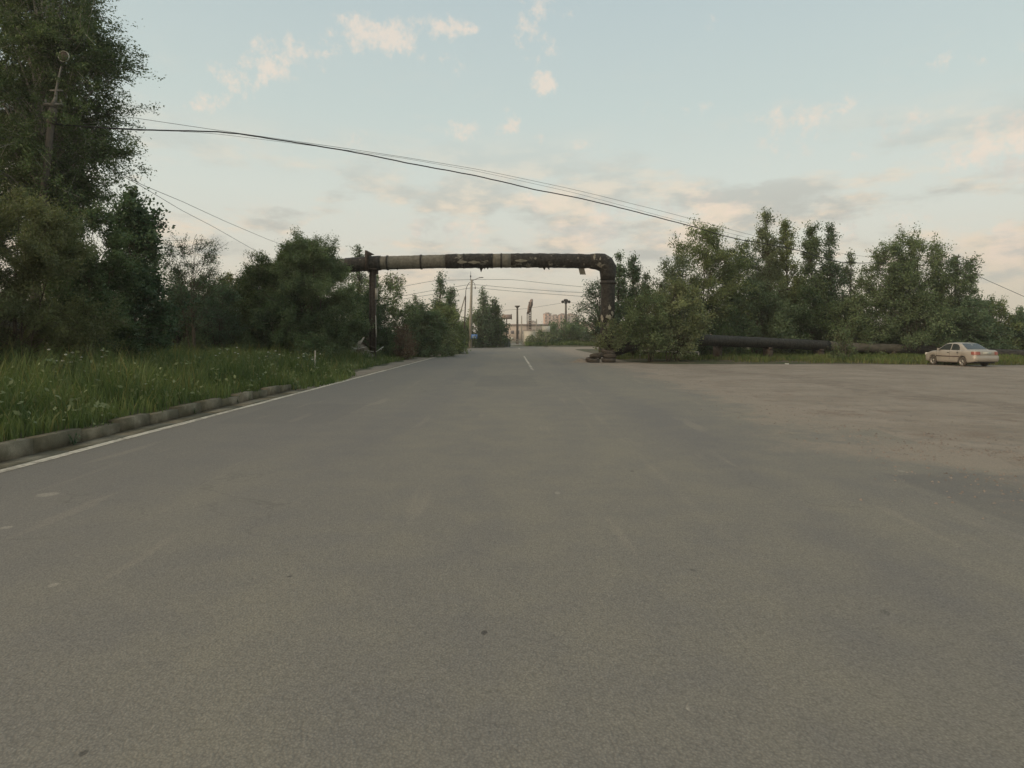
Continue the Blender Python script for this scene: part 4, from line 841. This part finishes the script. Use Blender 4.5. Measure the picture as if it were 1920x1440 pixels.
# far mast with T top
x = at(970, 640, 150)[0]; ms = thing('far_mast', (x, 150, 0), 'plain far mast with a flat T top left of the billboard frame', 'mast'); hm = at(970, 574, 150)[2]
MB().tube([(0, 0, 0), (0, 0, hm)], [.33, .20], 8).build('shaft', 'poleconc', ms); MB().lathe([(.2, -.5), (.35, -.3), (.65, -.05), (.65, .1), (0, .15)], (0, 0, hm), 12).build('head', 'poleconc', ms)
# flood light mast
x = at(1061, 640, 170)[0]; fm = thing('floodlight_mast', (x, 170, 0), 'far mast topped by a cluster of round floodlights before the apartment blocks', 'mast'); hm = at(1061, 567, 170)[2]
MB().tube([(0, 0, 0), (0, 0, hm+.4)], [.36, .24], 8).build('shaft', 'poleconc', fm); MB().box((0, 0, hm-.1), (2.0, .18, .18)).build('crossbar', 'steel', fm)
for dx, dz in ((-.85, .15), (.85, .15), (-.22, .55), (.22, .5), (0, -.1)): MB().lathe([(0, -.25), (.3, -.22), (.42, 0), (.3, .25), (0, .3)], (dx*1.05, -.1, hm+dz), 12, axis='y').build('floodlight', 'black', fm)
# billboard seen edge-on with lattice frame
DB = 140.0; x = at(992, 640, DB)[0]; bb = thing('billboard_frame', (x, DB, 0), 'tall billboard seen nearly edge-on on a lattice frame', 'billboard'); o3 = np.array(bb.location); rb = lambda u, v, dy=0: np.array(at(u, v, DB))-o3+np.array([0, dy, 0])
mb = MB(); c = [rb(990, 572), rb(997, 560), rb(996.5, 574), rb(989, 590)]; V = [tuple(p+np.array([0, -.1, 0])) for p in c]+[tuple(p+np.array([.25, 4.5, 0])) for p in c]
V = [tuple(rb(988, 588)), tuple(rb(990, 573)), tuple(rb(994, 562)), tuple(rb(998, 560)), tuple(rb(998, 570)), tuple(rb(992, 585))]; V += [(a+.3, b+4., c_) for a, b, c_ in V]
mb.add(V, [[(5, 4, 3, 2, 1, 0)], [(6, 7, 8, 9, 10, 11)], [(i, (i+1) % 6, (i+1) % 6+6, i+6) for i in range(6)]]); mb.build('panel', 'farroof', bb)
mb = MB()
for u0, u1 in ((988.5, 988.5), (991.5, 992), (995.5, 996)):
    a = rb(u0, 640); a[2] = 0; mb.tube([a, rb(u1, 566 if u0 > 989 else 585)], .10, 5)
for k in range(14):
    v = 574+k*4.4; mb.tube([rb(991.5, v), rb(995.8, v+4.4)], .06, 4); mb.tube([rb(995.8, v), rb(991.5, v+4.4)], .06, 4)
mb.build('lattice', 'steel', bb)
# small far billboard
x = at(950, 600, 160)[0]; sb = thing('small_billboard', (x, 160, 0), 'small far rectangular billboard above the trees at the road end', 'billboard'); zc = at(950, 594, 160)[2]
MB().box((0, 0, zc), (2.6, .3, 1.2)).build('panel', 'farroof', sb); MB().box((1.32, -.02, zc), (.12, .36, 1.5)).build('panel_frame', 'steel', sb); MB().tube([(0, .2, 0), (0, .2, zc)], .14, 6).build('post', 'steel', sb)
# three little trees/poles far: thin posts
for u, vt, lb in ((978, 592, 'thin far post just right of the plain mast'), (1006, 598, 'short pale far post right of the billboard frame'), (1078, 592, 'pale far post against the apartment blocks'), (1105, 600, 'curved-top far lamp post right of the apartment blocks'), (1122, 604, 'short pale far post beside the upright pipe leg')):
    x, y, zt = at(u, vt, 200); t = thing('far_post', (x, 200, 0), lb, 'post', 'thin far posts on the horizon'); MB().tube([(0, 0, 0), (0, 0, zt)], [.22, .14], 6).build('shaft', 'conc', t)
    if vt == 600: MB().tube([(0, 0, zt-.1), (.3, 0, zt+1.0), (.9, 0, zt+1.9)], [.14, .1, .08], 6).build('neck', 'conc', t)
# white sign board on a post in the junction
x, y = at(1020, 640, 104)[0]+.35, 104; sg = thing('white_sign_board', (x, y, 0), 'blank white sign board on a thin post standing on the junction', 'sign')
z0, z1 = at(0, 622, 104)[2], at(0, 611.5, 104)[2]; MB().box((0, -.03, (z0+z1)/2), (1.36, .04, z1-z0)).build('board', 'white', sg); MB().tube([(.0, 0, 0), (0, 0, z1)], .035, 6).build('post', 'galv', sg)
MB().lathe([(.42, .01), (.38, .06), (.1, .12), (0, .12)], (0, 0, 0), 14).build('base', 'rubber', sg)
# walls
def wall(u0, u1, v, d, label, d1=None, extra=0):
    a = np.array(at(u0, v, d)); b = np.array(at(u1, v, d1 or d)); t = thing('concrete_wall', (a[0], a[1], 0), label, 'wall'); ln = math.hypot(b[0]-a[0], b[1]-a[1]); rz = math.atan2(b[1]-a[1], b[0]-a[0]); t.rotation_euler.z = rz
    n = max(1, int(round(ln/2.5))); mb = MB(); ps = MB(); h = a[2]; w_ = ln/n
    for k in range(n):
        mb.box((w_*(k+.5), 0, h/2), (w_-.12, .14, h)); mb.box((w_*(k+.5), -.085, h/2), (w_-.5, .03, h-.6))
    for k in range(n+1): ps.box((w_*k, 0, h/2+.03), (.14, .24, h+.06))
    mb.build('panels', 'wall', t); ps.build('wall_post', 'wall', t); MB().box((ln/2, 0, h+.10), (ln+.1, .34, .08)).build('coping', 'farroof', t); return t
wall(981, 1030, 620, 128, 'short white concrete wall left of the mound')
wall(1096, 1175, 616.5, 132, 'long white concrete wall right of the mound running towards the tyres', 95)
wall(1175, 1420, 618, 95, 'white concrete wall glimpsed behind the right bushes')
# low barrier and gate at the road end
t = thing('road_barrier', at(945, 640, 138)[:2]+(0,), 'low pale barrier rail across the far road end', 'barrier')
w = (985-945)/F*138; MB().box((w/2, 0, 1.15), (w, .08, .12)).box((w/2, 0, .65), (w, .08, .1)).build('rail', 'conc', t)
for k in (0, .33, .66, 1): MB().box((w*k, .05, .6), (.12, .12, 1.2)).build('post', 'conc', t)
MB().box((w*.38, -.1, 1.4), (.55, .05, .5)).build('round_sign', 'white', t)
# grey boulder
mb = MB(); pr = [(.95, 0), (1.05, .3), (1.0, .8), (.8, 1.25), (.45, 1.5), (0, 1.55)]; mb.lathe(pr, n=18); V = mb.V[0]; mb.V[0] = V*(1+.07*np.sin(V[:, :1]*5+V[:, 1:2]*4)+.05*np.sin(V[:, 2:]*7+V[:, :1]*3)); x = at(947, 645, 108)[0]
o = mb.build('boulder', mat('dark_stone', color=(.085, .085, .078), vscale=2, var=.35, bump=.5, bscale=6), smooth=True); o.location = (x, 108, .0); tag(o, 'dark grey rounded boulder at the left end of the road', 'boulder')
# far shed behind left bushes
x = at(343, 600, 37)[0]; sh = thing('grey_shed', (x, 37.2, .3), 'weathered grey shed glimpsed over the left ground pipe', 'shed')
mb = MB()
for k in range(18): mb.box((-1.4+k*.165, 0, 1.0+.03*(k % 2)), (.15, .05, 2.0))
mb.build('plank_wall', 'shed', sh); MB().box((0, .9, 2.1), (3.2, 2.1, .08)).build('roof', 'shed', sh)
# far low building / viaduct
x0, x1 = at(905, 0, 300)[0], at(1030, 0, 300)[0]; zt = at(0, 610, 300)[2]
lb_ = thing('long_low_building', ((x0+x1)/2, 300, 0), 'long low pale building far beyond the road end', 'building'); MB().box((0, 6, zt/2), (x1-x0, 12, zt)).build('wall', 'panel', lb_); MB().box((0, 5.9, zt+.3), (x1-x0+1, 13, .6)).build('roof', 'farroof', lb_)
mb = MB()
for k in range(12): mb.box((-(x1-x0)/2+1.5+k*2.6, -.05, zt*.55), (1.6, .12, 1.6))
mb.build('window_band', 'win', lb_)
x0, x1 = at(1090, 0, 320)[0], at(1180, 0, 320)[0]; zt = at(0, 612, 320)[2]
lb2 = thing('long_low_building', ((x0+x1)/2, 320, 0), 'low far hall behind the right white wall', 'building'); MB().box((0, 6, zt/2), (x1-x0, 12, zt)).build('wall', 'panel', lb2); MB().box((0, 5.9, zt+.3), (x1-x0+1, 13, .6)).build('roof', 'farroof', lb2)
# apartment blocks
DA = 620.0
def block(u0, u1, vt, d, label, m, nf=10):
    x0, x1 = at(u0, 0, d)[0], at(u1, 0, d)[0]; zt = at(0, vt, d)[2]; w = x1-x0
    t = thing('apartment_block', ((x0+x1)/2, d, 0), label, 'building', 'apartment blocks on the horizon'); MB().box((0, 7, zt/2), (w, 14, zt)).build('wall', m, t); MB().box((0, 7, zt+.6), (w*.5, 8, 1.8)).box((0, 7, zt+.15), (w+.4, 14.4, .5)).build('roof', 'farroof', t)
    nfl = max(3, int(zt/2.9)); nc = max(2, int(w/3.2)); fh = zt/nfl
    g = MB(); bl = MB()
    for i in range(nfl):
        for j in range(nc):
            g.box((-w/2+w*(j+.5)/nc, -.05, fh*(i+.55)), (1.5, .2, 1.4))
            if j % 2 == 0: bl.box((-w/2+w*(j+.5)/nc, -.6, fh*(i+.2)), (2.4, 1.2, 1.0))
    g.build('windows', 'win', t); bl.build('balconies', 'panel', t); return t
block(1020, 1034, 588.5, 600, 'tallest leftmost pink apartment block on the horizon', 'brick')
block(1034, 1048, 592, 622, 'pink block with balconies, second from the left', 'panel')
block(1049, 1062, 590, 610, 'apartment block directly behind the floodlight mast', 'brick')
block(1063, 1079, 590, 620, 'wide apartment block right of the floodlight mast', 'panel')
block(1079, 1085, 593, 635, 'narrow rightmost end of the apartment blocks', 'brick')
block(1088, 1104, 604, 800, 'faint lower block right of the main apartment group', 'panel')
block(1106, 1120, 606, 850, 'faintest low block nearest the upright pipe leg', 'panel')
block(990, 1006, 603, 800, 'faint low block left of the main apartment group', 'panel')
# right utility pole
x = at(1793, 500, 55)[0]; up = thing('utility_pole', (x, 55, 0), 'dark utility pole top sticking out of the far right tree', 'pole'); zt = at(0, 480, 55)[2]
MB().tube([(0, 0, 0), (0, 0, zt)], [.2, .14], 10).build('pole', 'poleconc', up); MB().box((0, 0, zt-.1), (.5, .5, .12)).build('cap', 'galv', up); MB().box((0, 0, zt-.75), (.7, .1, .08)).build('crossarm', 'galv', up)
for dx in (-.22, .22): MB().lathe([(0, .2), (.035, .18), (.05, .1), (.035, .05), (.05, 0), (0, 0)], (dx, 0, zt-.02), 8).build('insulator', 'galv', up)
# small litter
for (u, v, s_, lb) in ((1475, 684, .22, 'scrap of white litter at the grass edge of the dirt lot'), (1562, 664, .16, 'bright scrap lying under the right ground pipe')):
    x, y = gxy(u, v); o = MB().box((0, 0, .03), (s_, s_*.6, .05), ry=.15, taper=.7).box((s_*.4, .02, .03), (s_*.4, s_*.3, .04), ry=-.3).build('litter', 'white'); o.location = (x, y, .03); tag(o, lb, 'litter')

# ------------------------------------------------------------------ haze
hz = MB().box((0, 700, 39), (1900, 1900, 82)); hm_ = bpy.data.materials.new('haze'); hm_.use_nodes = True; nn = hm_.node_tree.nodes; nn.remove(nn['Principled BSDF'])
pv = nn.new('ShaderNodeVolumePrincipled'); pv.inputs['Color'].default_value = (.97, .95, .90, 1); pv.inputs['Density'].default_value = .00055; pv.inputs['Anisotropy'].default_value = .2
hm_.node_tree.links.new(pv.outputs[0], nn['Material Output'].inputs['Volume'])
tag(hz.build('haze', hm_), 'thin evening haze over the whole place', None, None, 'stuff')
